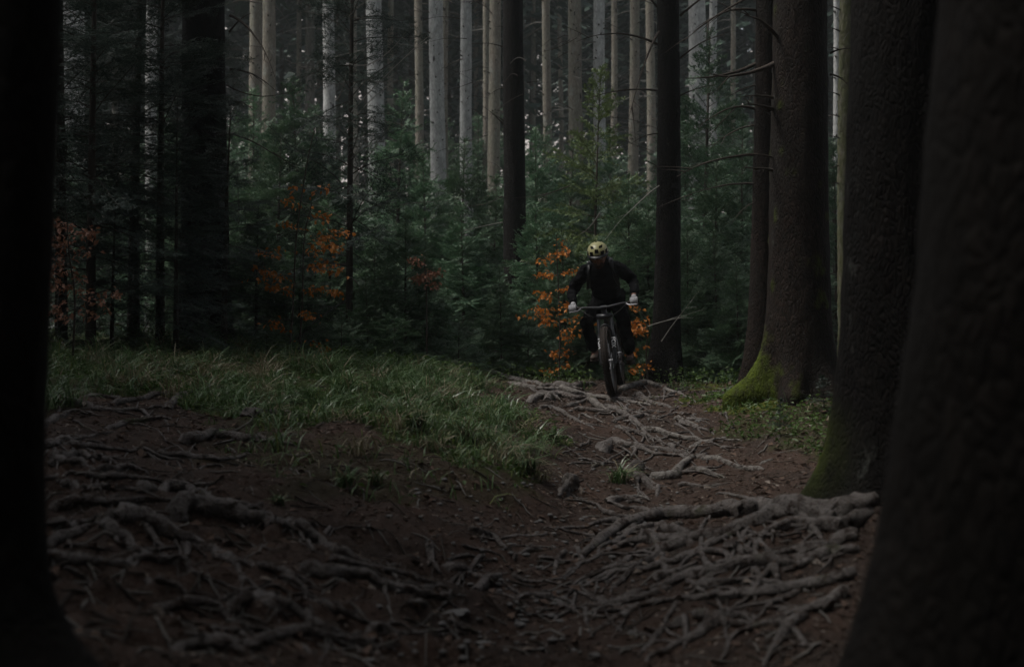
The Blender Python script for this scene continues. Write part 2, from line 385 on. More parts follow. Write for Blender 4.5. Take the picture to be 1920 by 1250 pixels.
def inpoly(px, py, poly):
    r = np.zeros(px.shape, bool); n = len(poly)
    for a in range(n):
        x1, y1 = poly[a]; x2, y2 = poly[(a + 1) % n]
        c = ((y1 > py) != (y2 > py)) & (px < (x2 - x1) * (py - y1) / (y2 - y1 + 1e-9) + x1); r ^= c
    return r
BANK = [(-200,630),(60,640),(300,650),(520,668),(700,682),(860,694),(905,715),(880,745),(980,785),(1040,830),(1015,870),(1000,905),(930,905),(860,855),(800,835),(700,800),(600,795),(500,815),(400,795),(370,760),(300,738),(150,745),(60,765),(-200,780)]
SLOPE = [(440,810),(780,825),(960,905),(900,960),(700,945),(560,930),(420,860)]
VERGE = [(1305,748),(1380,728),(1450,735),(1600,735),(1600,880),(1500,870),(1420,838),(1350,795)]
CREST = [(600,640),(1500,640),(1420,718),(1320,722),(1240,712),(1050,706),(880,700),(600,690)]
MOSSY = [(1300,752),(1345,722),(1400,705),(1470,735),(1440,765),(1340,765)]
def zones(X, Y, Z, s=1.0):
    Yc = np.maximum(Y, 1.0)
    px, py = proj(X, Yc, Z); q = np.stack([X, Y, Z * 0], -1)
    jx = px + fbm(q * 2.6, 21, 4) * 75 * s; jy = py + fbm(q * 2.6, 31, 4) * 26 * s
    ok = Y > 2
    return [inpoly(jx, jy, z) & ok for z in (BANK, SLOPE, VERGE, CREST, MOSSY)]
floor = link('forest_floor', bpy.data.meshes.new('forest_floor')); tag(floor, kind='structure')
# added pale slope, standing in for bright sky between the far trunks
hx = np.linspace(-300, 300, 60); hy = np.linspace(98, 215, 40); HX, HY = np.meshgrid(hx, hy)
HZ = .3 + .42 * (HY - 98) + fbm(np.stack([HX.ravel(), HY.ravel(), HX.ravel() * 0], -1) * .03, 5).reshape(HX.shape) * 3 - 3
h = MB(); i = np.arange(39)[:, None] * 60; j = np.arange(59)[None, :]
h.add(np.stack([HX, HY, HZ], -1).reshape(-1, 3), np.stack([i + j, i + j + 1, i + 61, i + 60], -1).reshape(-1, 4) if False else np.stack([i + j, i + j + 1, i + 60 + j + 1, i + 60 + j], -1).reshape(-1, 4))
tag(h.build('sky_gap_slope', M['sky_slope']), kind='structure')

# ------------------------------------------------------------------ conifer foliage
def needles(mb, P0, P1, UP, spacing, ln, w, rg, around=False, mi=0):
    """triangular needle tufts along many twig segments at once"""
    L = np.linalg.norm(P1 - P0, axis=1); n = np.maximum((L / spacing).astype(int), 2)
    idx = np.repeat(np.arange(len(L)), n * 2)
    t = rg.random(len(idx)); side = np.where(np.arange(len(idx)) % 2 == 0, 1.0, -1.0)
    D = (P1 - P0) / (L[:, None] + 1e-9); d = D[idx]; up = UP[idx]
    sd = np.cross(d, up); sd /= np.linalg.norm(sd, axis=1)[:, None] + 1e-9
    p = P0[idx] + (P1 - P0)[idx] * t[:, None]
    if around:
        a = rg.random(len(idx)) * 6.283; o = np.cos(a)[:, None] * sd + np.sin(a)[:, None] * np.cross(sd, d)
    else:
        o = sd * side[:, None] + up * (rg.random(len(idx)) * .7 - .15)[:, None]
    l = ln * (.7 + .6 * rg.random(len(idx))) * (1 - .45 * t)
    tip = p + o * l[:, None] + d * (l * .65)[:, None]
    ww = (d + up * (rg.random(len(idx)) - .5)[:, None]) * (w / 2)
    V = np.stack([p - ww, p + ww, tip], 1).reshape(-1, 3)
    mb.add(V, np.arange(len(V)).reshape(-1, 3), mi)

def conifer(seed, H, Rb, whorls=14, per=6, start=.06, spacing=.014, nl=.026, nw=.010, twsp=.055, sub=True, around=False, elev0=-8, elev1=48, sag=.25, sparse=0.0, power=.85, twl=.5, trunk_r=.012, roll=.4):
    """a young conifer standing at the origin: returns a wood mesh builder and a needle mesh builder"""
    rg = np.random.default_rng(seed); wood = MB(); fol = MB()
    lean = (rg.random(2) - .5) * .06 * H
    zt = np.linspace(0, 1, 10)
    tr = np.stack([lean[0] * zt ** 2, lean[1] * zt ** 2, H * zt], -1)
    wood.tube(tr, trunk_r * H * (1 - zt * .92), 6)
    S0, S1, SU = [], [], []
    ts = start + (1 - start) * (np.arange(whorls) + .5) / whorls
    ts = ts ** .9
    for wi, t in enumerate(ts):
        n = per + rg.integers(-1, 2)
        a0 = rg.random() * 6.28
        for b in range(n):
            if rg.random() < sparse: continue
            az = a0 + b * 6.283 / n + (rg.random() - .5) * .6
            tt = np.clip(t + (rg.random() - .5) * .95 / whorls, start * .5, .985)
            L = Rb * (1 - tt) ** power * (.65 + .5 * rg.random()) + .05 * Rb
            e = R(elev0 + (elev1 - elev0) * tt + rg.normal(0, 11))
            rad = np.array([math.cos(az), math.sin(az), 0])
            s = np.linspace(0, 1, 6)
            base = np.array([lean[0] * tt ** 2, lean[1] * tt ** 2, H * tt])
            bend = (rg.random() - .5) * .3
            perp = np.array([-rad[1], rad[0], 0])
            pts = base + L * s[:, None] * (math.cos(e) * rad + math.sin(e) * np.array([0, 0, 1.0])) + (L * (-sag * s ** 2 + sag * .55 * s ** 4))[:, None] * np.array([0, 0, 1.0]) + perp * (bend * L * s ** 2)[:, None]
            wood.tube(pts, (.0045 * L + .0025) * (1 - .8 * s), 3, cap=False)
            if tt < .25 and rg.random() < .4:
                wood.f[4].pop(); wood.m[4].pop(); wood.v.pop(); wood.n -= 18
                wood.tube(pts, (.004 * L + .003) * (1 - .75 * s), 3, cap=False, mi=1)
                for q in range(7):
                    u = .2 + .11 * q; c0 = np.array([np.interp(u, s, pts[:, k]) for k in range(3)]); d0 = (pts[-1] - pts[0]) / L * .6 + perp * rg.choice([-1, 1]) * .7 + np.array([0, 0, rg.normal(-.1, .3)])
                    wood.tube([c0, c0 + d0 * .12 * L, c0 + d0 * .25 * L + np.array([0, 0, -.02])], [.0028, .002, .001], 3, cap=False, mi=1)
                continue
            nt_ = max(3, int(L / twsp))
            sk = .12 + .88 * (np.arange(nt_) + rg.random(nt_) * .7) / nt_
            sk = sk[sk < .99]
            pos = np.stack([np.interp(sk, s, pts[:, k]) for k in range(3)], -1)
            tan = np.stack([np.interp(sk, s, np.gradient(pts[:, k])) for k in range(3)], -1); tan /= np.linalg.norm(tan, axis=1)[:, None]
            up = np.array([0, 0, 1.0]) - tan * tan[:, 2:3]; up /= np.linalg.norm(up, axis=1)[:, None]
            rl = rg.normal(0, roll * .8) + rg.normal(0, roll, len(sk)); up = up * np.cos(rl)[:, None] + np.cross(tan, up) * np.sin(rl)[:, None]
            sd = np.cross(tan, up) * np.where(np.arange(len(sk)) % 2 == 0, 1, -1)[:, None]
            ang = R(50) + (rg.random(len(sk)) - .5) * .4
            lt = (twl * L * (1 - sk) ** .8 * (.6 + .6 * rg.random(len(sk))) + .05 * min(L, 1) + .02)
            dr = tan * np.cos(ang)[:, None] + sd * np.sin(ang)[:, None] - up * (.05 + .2 * rg.random(len(sk)))[:, None]
            end = pos + dr * lt[:, None]
            S0.append(pos); S1.append(end); SU.append(up)
            S0.append(pts[1:-1]); S1.append(pts[2:]); SU.append(np.tile(np.array([[0, 0, 1.0]]), (len(pts) - 2, 1)))
            if sub:
                big = lt > .14
                if big.any():
                    for q in (.3, .5, .7, .88):
                        for sg in (1, -1):
                            p2 = pos[big] + dr[big] * (lt[big] * q)[:, None]
                            d2 = dr[big] * .7 + np.cross(dr[big], up[big]) * sg * .75
                            S0.append(p2); S1.append(p2 + d2 * (lt[big] * (1 - q) * .6 + .02)[:, None]); SU.append(up[big])
    S0.append(tr[-3:-1]); S1.append(tr[-2:]); SU.append(np.tile([[1.0, 0, 0]], (2, 1)))
    needles(fol, np.vstack(S0), np.vstack(S1), np.vstack(SU), spacing, nl, nw, rg, around)
    return wood, fol

def proto(name, wmat, fmat, **kw):
    w, f = conifer(**kw)
    return (w.mesh(name + '_trunk', [wmat, M['twig']]), f.mesh(name + '_crown', fmat, smooth=False), kw['H'])
PROTO = {
 'fir_a': proto('fir_a', M['dead'], M['needle'], seed=1, H=3.0, Rb=1.3, whorls=17, per=7, spacing=.013, nl=.030, nw=.011, twsp=.06),
 'fir_b': proto('fir_b', M['dead'], M['needle_blue'], seed=2, H=3.0, Rb=1.2, whorls=16, per=7, spacing=.013, nl=.030, nw=.011, twsp=.06, sag=.15),
 'fir_c': proto('fir_c', M['dead'], M['needle_blue'], seed=3, H=4.0, Rb=1.5, whorls=18, per=7, spacing=.017, nl=.038, nw=.013, twsp=.075, sparse=.1),
 'spruce': proto('spruce', M['dead'], M['needle_light'], seed=4, H=4.2, Rb=1.35, whorls=15, per=6, spacing=.009, nl=.036, nw=.014, twsp=.075, around=True, sub=False, elev0=-5, elev1=40, sag=.05, twl=.5, power=.75, trunk_r=.008),
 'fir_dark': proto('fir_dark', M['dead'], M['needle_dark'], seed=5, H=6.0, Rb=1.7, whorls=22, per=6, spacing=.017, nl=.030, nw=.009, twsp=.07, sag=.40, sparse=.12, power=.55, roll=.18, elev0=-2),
 'fir_low': proto('fir_low', M['dead'], M['needle'], seed=6, H=1.3, Rb=.95, whorls=7, per=6, spacing=.012, nl=.026, nw=.009, twsp=.05, elev0=5, sag=.3),
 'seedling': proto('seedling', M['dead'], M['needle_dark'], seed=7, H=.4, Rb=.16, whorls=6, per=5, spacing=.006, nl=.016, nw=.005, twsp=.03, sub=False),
 'tall': proto('tall', M['dead'], M['crown'], seed=8, H=13, Rb=2.9, whorls=20, per=6, spacing=.10, nl=.16, nw=.07, twsp=.28, sag=.35, start=.02, power=.6),
}

def firtree(name, kind, px, topy, Y, label, group=None, rz=None, base=None, wide=1.0):
    X = (px - 960) / F * Y; z0 = float(ground_z(X, Y)) - .05
    ztop = CAMZ - (topy - 625) / F * Y
    tm, cm, H = PROTO[kind]; sc = (ztop - z0) / H
    t = empty(name, (X, Y, z0), random.random() * 6.28 if rz is None else rz); t.scale = (sc * wide, sc * wide, sc)
    link('trunk', tm, t); link('crown', cm, t)
    tag(t, label, 'tree', group); return t

# ------------------------------------------------------------------ big trunks
def trunk_mesh(name, material, H, r0, r1, lean=(0, 0), lobes=(), fine=6.0, sides=56, dz=.045, rough=.035, moss=None, flare=.35, fh=.35, seed=0):
    z = np.concatenate([np.arange(-.5, fine, dz), np.arange(fine, H + .01, .8)])
    th = np.linspace(0, 2 * math.pi, sides, endpoint=False)
    Z, T = np.meshgrid(z, th, indexing='ij'); hz = np.maximum(Z, 0)
    tt = np.clip(Z / H, 0, 1)
    r = (r0 + (r1 - r0) * tt) * (1 + flare * np.exp(-hz / fh) + .10 * np.exp(-hz / (fh * 4)))
    for (a, amp, wd, hs) in lobes:
        d = (T - a + math.pi) % (2 * math.pi) - math.pi
        r = r + amp * np.exp(-(d / wd) ** 2) * np.exp(-hz / hs)
    p = np.stack([np.cos(T).ravel() * r0 * 3, np.sin(T).ravel() * r0 * 3, Z.ravel() * 1.0], -1) / r0 * .12
    r = r * (1 + rough * fbm(p * 6 + seed, seed, 3).reshape(r.shape) * .8 + rough * .5 * fbm(p * np.array([60, 60, 40.]) * .5, seed + 5, 2).reshape(r.shape))
    cx = lean[0] * Z + .02 * np.sin(Z * .7 + seed); cy = lean[1] * Z
    mb = MB(); n = sides; V = np.stack([np.cos(T) * r + cx, np.sin(T) * r + cy, Z], -1).reshape(-1, 3)
    i = np.arange(len(z) - 1)[:, None] * n; j = np.arange(n)[None, :]; j2 = (j + 1) % n
    mb.add(V, np.stack([i + j, i + j2, i + n + j2, i + n + j], -1).reshape(-1, 4))
    mo = np.zeros(len(V))
    if moss is not None: mo = moss(T.ravel(), Z.ravel(), V)
    mb.at = {'moss': np.clip(mo, 0, 1)}
    if moss is not None:
        A = np.asarray(V); c = np.stack([cx.ravel(), cy.ravel(), A[:, 2]], -1); d = A - c; d /= np.linalg.norm(d, axis=1)[:, None] + 1e-9
        A = A + d * (np.clip(mo, 0, 1) * (.012 + .014 * fbm(A * 26, 88, 3)))[:, None]; mb.v[0] = A
    return mb.mesh(name, material)

def dead_branch(tree, p0, p1, bow, r, material, twigs=2, seed=0):
    """a bare dead branch between two points given relative to the tree base"""
    rg = np.random.default_rng(seed); p0 = np.array(p0, float); p1 = np.array(p1, float)
    s = np.linspace(0, 1, 12)[:, None]; b = np.array([0, 0, bow])
    pts = p0 + (p1 - p0) * s + b * (4 * s * (1 - s)); L = np.linalg.norm(p1 - p0)
    pts += fbm(np.hstack([s * 4, s * 0 + seed, s * 0]), seed, 2)[:, None] * L * .015 * np.array([.4, 1, 1]) * s
    mb = MB(); mb.tube(pts, r * (1 - .85 * s[:, 0]), 6)
    for k in range(twigs):
        q = .35 + .6 * rg.random(); c = p0 + (p1 - p0) * q + b * (4 * q * (1 - q))
        d = (p1 - p0) / L * (.5 + .5 * rg.random()) + np.array([rg.random() - .5, rg.random() - .5, rg.random() * .9 - .5])
        l = L * (.15 + .25 * rg.random()); ss = np.linspace(0, 1, 5)[:, None]
        mb.tube(c + d * l * ss + np.array([0, 0, -.1 * l]) * ss ** 2, r * .4 * (1 - .8 * ss[:, 0]), 4, cap=False)
    return mb.build('dead_branch', material, tree)

def big_tree(name, px, py, Y, wpx, label, material, H=18, lean=(0, 0), crown_z=11, crown_s=.8, group=None, **kw):
    X = (px - 960) / F * Y
    z0 = CAMZ - (py - 625) / F * Y if py is not None else float(ground_z(X, Y)) - .03
    t = empty(name, (X, Y, z0)); r0 = wpx / F * Y / 2
    link('trunk', trunk_mesh(name + '_trunk', material, H, r0, r0 * .45, lean, **kw), t)
    if crown_z:
        tm, cm, h_ = PROTO['tall']; c = link('crown', cm, t)
        c.location = (lean[0] * crown_z, lean[1] * crown_z, crown_z); c.scale = (crown_s,) * 3; c.rotation_euler = (0, 0, random.random() * 6)
    tag(t, label, 'tree', group); return t

random.seed(11)
def mossF(T, Z, V):
    d = (T - R(196) + math.pi) % (2 * math.pi) - math.pi
    nn = fbm(np.stack([V[:, 0] * 7, V[:, 1] * 7, V[:, 2] * 5], -1), 77, 3)
    return np.clip((np.exp(-(d / .52) ** 2) * np.clip(1.5 - Z / .46, 0, 1) * 1.5 + nn * .95 - .62) * 2.0, 0, 1)
def mossH(T, Z, V):
    d = (T - R(160) + math.pi) % (2 * math.pi) - math.pi
    return np.exp(-(d / .6) ** 2) * np.clip(1.0 - np.abs(Z - .35) / .35, 0, 1)
def mossG(T, Z, V): return np.full(len(T), .55)

# near, out of focus
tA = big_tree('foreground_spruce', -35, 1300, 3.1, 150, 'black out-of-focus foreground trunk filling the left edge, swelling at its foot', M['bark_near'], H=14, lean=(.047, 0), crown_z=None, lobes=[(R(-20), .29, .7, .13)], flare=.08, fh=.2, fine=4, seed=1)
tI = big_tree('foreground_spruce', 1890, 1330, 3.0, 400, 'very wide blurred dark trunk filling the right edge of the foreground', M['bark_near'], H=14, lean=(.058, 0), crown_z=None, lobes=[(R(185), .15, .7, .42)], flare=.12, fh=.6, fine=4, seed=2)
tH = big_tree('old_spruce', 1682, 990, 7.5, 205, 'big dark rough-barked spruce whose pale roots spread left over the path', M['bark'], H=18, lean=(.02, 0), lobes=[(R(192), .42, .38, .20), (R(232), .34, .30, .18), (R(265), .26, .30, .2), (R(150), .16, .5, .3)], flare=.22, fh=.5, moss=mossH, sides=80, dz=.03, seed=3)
tF = big_tree('old_spruce', 1503, 738, 13.0, 108, 'thick brown spruce with a bright green mossy foot at the path edge', M['bark_red'], H=18, lean=(-.004, 0), lobes=[(R(193), .38, .21, .20), (R(250), .16, .35, .2), (R(300), .14, .3, .22), (R(330), .15, .4, .25), (R(180), .10, .25, .45)], flare=.10, fh=.7, moss=mossF, sides=80, dz=.03, seed=4)
tE = big_tree('old_spruce', 1431, 715, 14.6, 42, 'slimmer red-brown spruce touching the left side of the mossy-footed spruce', M['bark_red'], H=17, lean=(.0025, 0), crown_z=12, lobes=[(R(180), .10, .6, .3)], flare=.25, fh=.8, seed=5)
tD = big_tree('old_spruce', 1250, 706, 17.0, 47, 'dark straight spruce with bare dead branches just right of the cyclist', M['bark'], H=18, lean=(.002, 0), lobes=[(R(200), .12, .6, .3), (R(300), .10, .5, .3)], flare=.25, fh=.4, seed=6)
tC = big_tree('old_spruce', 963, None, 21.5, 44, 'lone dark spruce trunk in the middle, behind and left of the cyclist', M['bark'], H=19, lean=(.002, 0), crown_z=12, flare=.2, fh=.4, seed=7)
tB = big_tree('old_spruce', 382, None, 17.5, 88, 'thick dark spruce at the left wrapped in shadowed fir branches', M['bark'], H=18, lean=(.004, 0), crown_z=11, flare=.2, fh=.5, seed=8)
tG = big_tree('old_spruce', 1588, None, 19.5, 30, 'slim greenish trunk glimpsed between the two thick spruces on the right', M['bark_mid'], H=17, lean=(0, 0), crown_z=12, flare=.2, fh=.4, moss=mossG, seed=9)

def rel(t, px, py, dY=0.0):
    Y = t.location.y + dY
    return np.array([(px - 960) / F * Y - t.location.x, dY, CAMZ - (py - 625) / F * Y - t.location.z])
def branches(t, lst, material, seed0):
    for k, (x0, y0, x1, y1, bow, r, d0, d1) in enumerate(lst):
        dead_branch(t, rel(t, x0, y0, d0), rel(t, x1, y1, d1), bow, r, material, 1 + (k % 3), seed0 + k)
branches(tD, [(1236,85,1080,80,.12,.016,0,-.6),(1236,60,1180,220,.12,.018,-.1,-.7),(1232,170,1090,190,.06,.014,0,-.5),(1235,250,1180,272,.03,.010,0,-.3),(1275,30,1370,-40,.02,.016,0,-.4),(1275,110,1360,65,.05,.012,0,-.4),(1238,20,1160,-60,.02,.014,0,-.3),(1236,315,1200,300,.02,.008,0,-.3),(1275,180,1345,160,.03,.010,0,-.2)], M['dead'], 100)
branches(tD, [(1236,348,1134,450,.05,.007,-.1,-.9),(1240,640,1300,560,.02,.006,-.3,-.6),(1215,612,1300,595,.03,.006,-.4,-.7)], M['dead_pale'], 130)
branches(tE, [(1418,120,1285,150,-.04,.022,0,-.5),(1418,205,1310,240,.10,.016,0,-.5),(1417,290,1270,330,.05,.018,0,-.6),(1417,345,1285,370,.05,.014,0,-.5),(1416,235,1330,280,.05,.012,0,-.3),(1418,20,1300,60,.09,.016,0,-.6),(1418,160,1360,185,.02,.010,0,-.3),(1416,380,1370,420,.04,.008,0,-.3),(1418,-10,1280,80,.05,.016,0,-.4)], M['dead'], 150)
branches(tF, [(1455,118,1330,140,-.05,.026,0,-.6),(1458,70,1395,30,.05,.020,-.1,-.5),(1456,185,1388,182,.02,.016,0,-.4),(1455,208,1400,196,.02,.020,0,-.5),(1456,298,1395,290,.02,.012,0,-.4),(1457,322,1390,316,.02,.018,0,-.4),(1557,100,1600,92,.02,.010,0,-.2),(1557,140,1594,165,.03,.012,0,-.2)], M['dead'], 180)
branches(tG, [(1577,20,1552,10,.01,.012,0,-.2),(1577,60,1553,52,.01,.012,0,-.2),(1577,95,1552,88,.01,.012,0,-.2),(1577,180,1552,172,.01,.012,0,-.2),(1577,220,1552,215,.01,.012,0,-.2),(1577,260,1552,255,.01,.012,0,-.2),(1577,345,1552,344,.01,.012,0,-.2),(1577,310,1552,318,.01,.012,0,-.2)], M['dead'], 200)
branches(tC, [(948,90,905,82,.02,.014,0,-.2),(948,165,915,180,.03,.012,0,-.2),(946,228,915,212,.02,.010,0,-.3),(988,155,1008,153,.0,.008,0,-.1),(946,370,925,368,.0,.008,0,-.1),(948,50,930,50,.0,.008,0,-.1),(946,235,900,195,.02,.010,0,-.3)], M['dead'], 220)
branches(tB, [(432,30,520,150,.15,.020,-.1,-.8),(432,130,520,170,.06,.016,0,-.6),(430,190,480,210,.04,.014,0,-.5),(430,250,560,320,.06,.014,0,-.6),(350,20,300,10,.02,.012,0,-.3),(350,100,310,106,.02,.012,0,-.3),(425,160,560,165,-.12,.010,0,-.6),(430,60,470,25,.03,.014,0,-.3)], M['dead'], 240)

rg = np.random.default_rng(321)
for t_, n_, zr in ((tD, 13, (1.5, 5.2)), (tE, 10, (1.6, 4.6)), (tF, 7, (1.6, 4.2)), (tC, 12, (1.8, 6.4)), (tB, 9, (1.6, 5.2))):
    r_ = max(abs(v.co.x) for v in t_.children[0].data.vertices if 2 < v.co.z < 2.6) * .9
    for q in range(n_):
        a_ = (0 if rg.random() < .5 else math.pi) + rg.normal(0, .5) + (-.5 if rg.random() < .5 else 0); zz = rg.uniform(*zr); L_ = rg.uniform(.15, .95); d_ = np.array([math.cos(a_), math.sin(a_), 0])
        p0 = d_ * r_ + np.array([0, 0, zz]); dead_branch(t_, p0, p0 + d_ * L_ + np.array([0, 0, rg.normal(-.02, .14)]), rg.normal(.02, .04), rg.uniform(.004, .010), M['twig'] if rg.random() < .3 else M['dead'], 2, 900 + q)
# pale trunks further back
FAR = [ # (column at top, width, distance, bark, lean, label)
 (478, 24, 36, 'bark_mid', .004, 'left one of two grey-brown trunks standing close together left of the orange beech'),
 (503, 26, 34, 'bark_mid', -.003, 'right one of two grey-brown trunks standing close together, knotty with dark spots'),
 (616, 24, 38, 'bark_pale', -.006, 'pale grey trunk rising behind the tall dark-stemmed young fir, left of it'),
 (702, 32, 34, 'bark_pale', -.003, 'widest pale grey trunk, first one right of the tall dark-stemmed young fir'),
 (819, 29, 35, 'bark_pale', -.007, 'bright pale trunk with a thin brown stem pressed to its right side'),
 (836, 11, 36, 'bark_mid', -.004, 'thin brown stem pressed to the right side of a bright pale trunk'),
 (873, 23, 37, 'bark_pale', -.003, 'bright pale trunk halfway between the thin brown stem and the olive trunk'),
 (927, 23, 33, 'bark_mid', -.002, 'olive-brown trunk close to the left of the lone dark spruce'),
 (912, 13, 44, 'bark_mid', -.001, 'slim dull brown trunk seen left of the olive-brown one'),
 (1025, 17, 40, 'bark_mid', .002, 'slim brownish trunk first to the right of the lone dark spruce'),
 (1079, 27, 36, 'bark_mid', -.003, 'broad beige trunk with a large knot behind the green spruce sapling'),
 (1124, 23, 36, 'bark_pale', .003, 'pale grey trunk directly behind the tip of the green spruce sapling'),
 (1151, 13, 48, 'bark_mid', 0, 'slim bluish grey trunk right of the pale trunk behind the spruce sapling'),
 (1189, 20, 40, 'bark_mid', -.002, 'beige trunk between the spruce sapling and the dark spruce by the cyclist'),
 (1219, 18, 46, 'bark_mid', 0, 'reddish trunk half hidden behind the left edge of the dark spruce by the cyclist'),
 (1308, 36, 40, 'bark_pale', 0, 'wide pale trunk veiled by fir twigs right of the dark spruce by the cyclist'),
 (1338, 16, 42, 'bark_pale', 0, 'narrow pale trunk just right of the wide twig-veiled pale trunk'),
 (1374, 11, 50, 'bark_mid', 0, 'thin brown trunk left of the slimmer red-brown spruce'),
 (285, 22, 34, 'bark_pale', .002, 'pale trunk showing in gaps of the shadowed firs at the left'),
 (130, 60, 40, 'bark_pale', .0, 'broad pale trunk glimpsed through leaves beside the foreground trunk on the left'),
 (785, 17, 46, 'bark_mid', .002, 'dim brown trunk left of the bright pale trunk with the thin stem'),
 (733, 13, 54, 'bark_mid', 0, 'dim slim trunk right of the widest pale trunk'),
 (664, 12, 50, 'bark_mid', 0, 'dim slim trunk between the tall dark-stemmed fir and the widest pale trunk'),
 (560, 11, 55, 'bark_mid', 0, 'dim slim trunk left of the pale trunk behind the dark-stemmed fir'),
 (1000, 11, 58, 'bark_mid', 0, 'dim slim trunk pressed between the lone dark spruce and its brownish neighbour'),
 (1050, 10, 60, 'bark_mid', 0, 'dim slim trunk left of the broad beige trunk with the large knot'),
 (893, 10, 60, 'bark_mid', 0, 'dim slim trunk right of the bright pale trunk in the middle'),
 (1567, 12, 30, 'bark_pale', -.01, 'narrow pale stem in the slit between the thick spruces on the right'),
]
for k, (px, w, Y, bk, ln, lab) in enumerate(FAR):
    ln = ln + (((k * 37) % 11) - 5) * .0018
    t = big_tree('tall_tree', px - ln * 640, None, Y, w * 1.12, lab, M[bk], H=26, lean=(ln, 0), crown_z=16.0 if k % 3 == 0 else None, crown_s=.9, group='tall bare trunks behind the young firs', sides=20, dz=.12, fine=16, rough=.03, flare=.15, seed=20 + k)
    mb = MB(); rg = np.random.default_rng(400 + k); r = w / F * Y / 2
    for q in range(26):
        a = rg.random() * 6.28; zz = 2.0 + rg.random() * 12; L = .5 + rg.random() * 1.6; s = np.linspace(0, 1, 6)[:, None]
        d = np.array([math.cos(a), math.sin(a), -.1 + .35 * rg.random()])
        mb.tube(np.array([ln * zz, 0, zz]) + d * (r * .9 + L * s) + np.array([0, 0, -.35 * L]) * s ** 2 + rg.normal(0, .02, (6, 3)), rg.choice([.008, .012, .016]) * (1 - .8 * s[:, 0]), 4, cap=False, mi=int(q % 3 == 0))
    sb = MB()
    for q in range(46):
        a = -1.57 + rg.normal(0, .8); zz = 1.5 + rg.random() * 13; d = np.array([math.cos(a), math.sin(a), .25]); c0 = np.array([ln * zz + .02 * math.sin(zz * .7 + 20 + k), 0, zz])
        rr_ = r * 1.12 * (1 - .55 * zz / 26); sb.tube([c0 + d * rr_ * .7, c0 + d * (rr_ + .02 + .05 * rg.random())], [rg.uniform(.014, .03), .012], 6)
    s_ = sb.build('branch_stubs', M['dead'], t); s_['kind'] = 'stuff'
    b = mb.build('bare_twigs', [M['dead'], M['twig']], t); b['kind'] = 'stuff'

# ------------------------------------------------------------------ young conifers
random.seed(5)
YF = 'young conifers crowding under the tall trunks'
firtree('spruce_sapling', 'spruce', 1113, 125, 21, 'airy light green spruce sapling standing above the cyclist, left of the dark spruce', None, rz=.4)
firtree('young_fir', 'fir_a', 864, 262, 23, 'slender young fir with a thin pale leader left of the lone dark spruce', YF)
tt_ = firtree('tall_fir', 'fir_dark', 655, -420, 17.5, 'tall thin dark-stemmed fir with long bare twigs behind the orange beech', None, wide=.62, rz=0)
twig_list = [(655,215,835,48,.06),(655,355,775,180,.05),(655,370,830,322,-.05),(655,120,760,62,-.12),(655,60,560,20,.05),(655,170,540,120,.06),(655,260,590,215,.04),(655,30,740,-30,.03),(655,300,720,262,.03),(655,420,560,380,.05),(655,140,800,130,-.10),(655,-20,560,-40,.03),(655,235,745,150,.05),(655,330,560,300,.06)]
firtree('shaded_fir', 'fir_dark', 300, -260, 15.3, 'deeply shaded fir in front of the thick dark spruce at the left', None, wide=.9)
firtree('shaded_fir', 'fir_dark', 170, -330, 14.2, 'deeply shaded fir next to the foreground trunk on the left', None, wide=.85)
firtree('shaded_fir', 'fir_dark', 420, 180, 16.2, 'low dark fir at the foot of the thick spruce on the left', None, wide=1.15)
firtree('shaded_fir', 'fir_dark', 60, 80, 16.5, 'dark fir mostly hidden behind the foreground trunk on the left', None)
for k_, (x0, y0, x1, y1, bw) in enumerate(twig_list):
    sx, _, sz = tt_.scale; sv = np.array([sx, sx, sz]); Yt = tt_.location.y
    def loc(px, py, dY): return (unproj(px, py, Yt + dY) - np.array(tt_.location)) / sv
    dead_branch(tt_, loc(x0, y0, 0), loc(x1, y1, -.4), bw, .008, M['dead_pale'] if k_ % 3 == 0 else M['twig'], 3, 500 + k_)
fl = [('fir_a',520,230,22,'young fir in front of the two close grey-brown trunks'),('fir_b',598,200,24,'young fir filling the gap left of the tall dark-stemmed fir'),
 ('fir_c',742,150,26,'bluish young fir under the widest pale trunk'),('fir_b',800,290,22,'bluish young fir below the bright pale trunk with the thin stem'),
 ('fir_a',700,420,19,'dark bushy fir right of the orange beech, over the copper leaves'),('fir_a',925,330,24,'young fir wrapped round the foot of the olive-brown trunk'),
 ('fir_b',1005,240,25,'bluish fir right beside the lone dark spruce'),('fir_a',1180,330,20,'dark fir between the spruce sapling and the dark spruce by the cyclist'),
 ('fir_c',1320,60,24,'tall light fir right of the dark spruce, veiling the wide pale trunk'),('fir_a',1340,300,19,'bushy fir right of the dark spruce by the cyclist'),
 ('fir_b',1390,230,21,'fir pressed against the left side of the slimmer red-brown spruce'),('fir_a',1290,420,18.3,'low fir at the foot of the dark spruce by the cyclist'),
 ('fir_a',1060,420,19,'dark fir directly behind the orange beech beside the cyclist'),('fir_a',1385,480,17,'dark fir in front of the gap left of the slimmer red-brown spruce'),
 ('fir_b',1570,260,22,'fir filling the slit between the two thick spruces on the right'),('fir_c',450,300,26,'fir seen between the thick spruce and the two close trunks'),
 ('fir_a',800,470,18.2,'bushy fir over the grassy bank left of the lone dark spruce'),('fir_a',560,430,18,'dark fir behind the stems of the middle orange beech'),
 ('fir_a',940,500,18,'dark fir hiding the foot of the lone dark spruce')]
for kd, px, ty, Y, lab in fl: firtree('young_fir', kd, px, ty, Y, lab, YF)
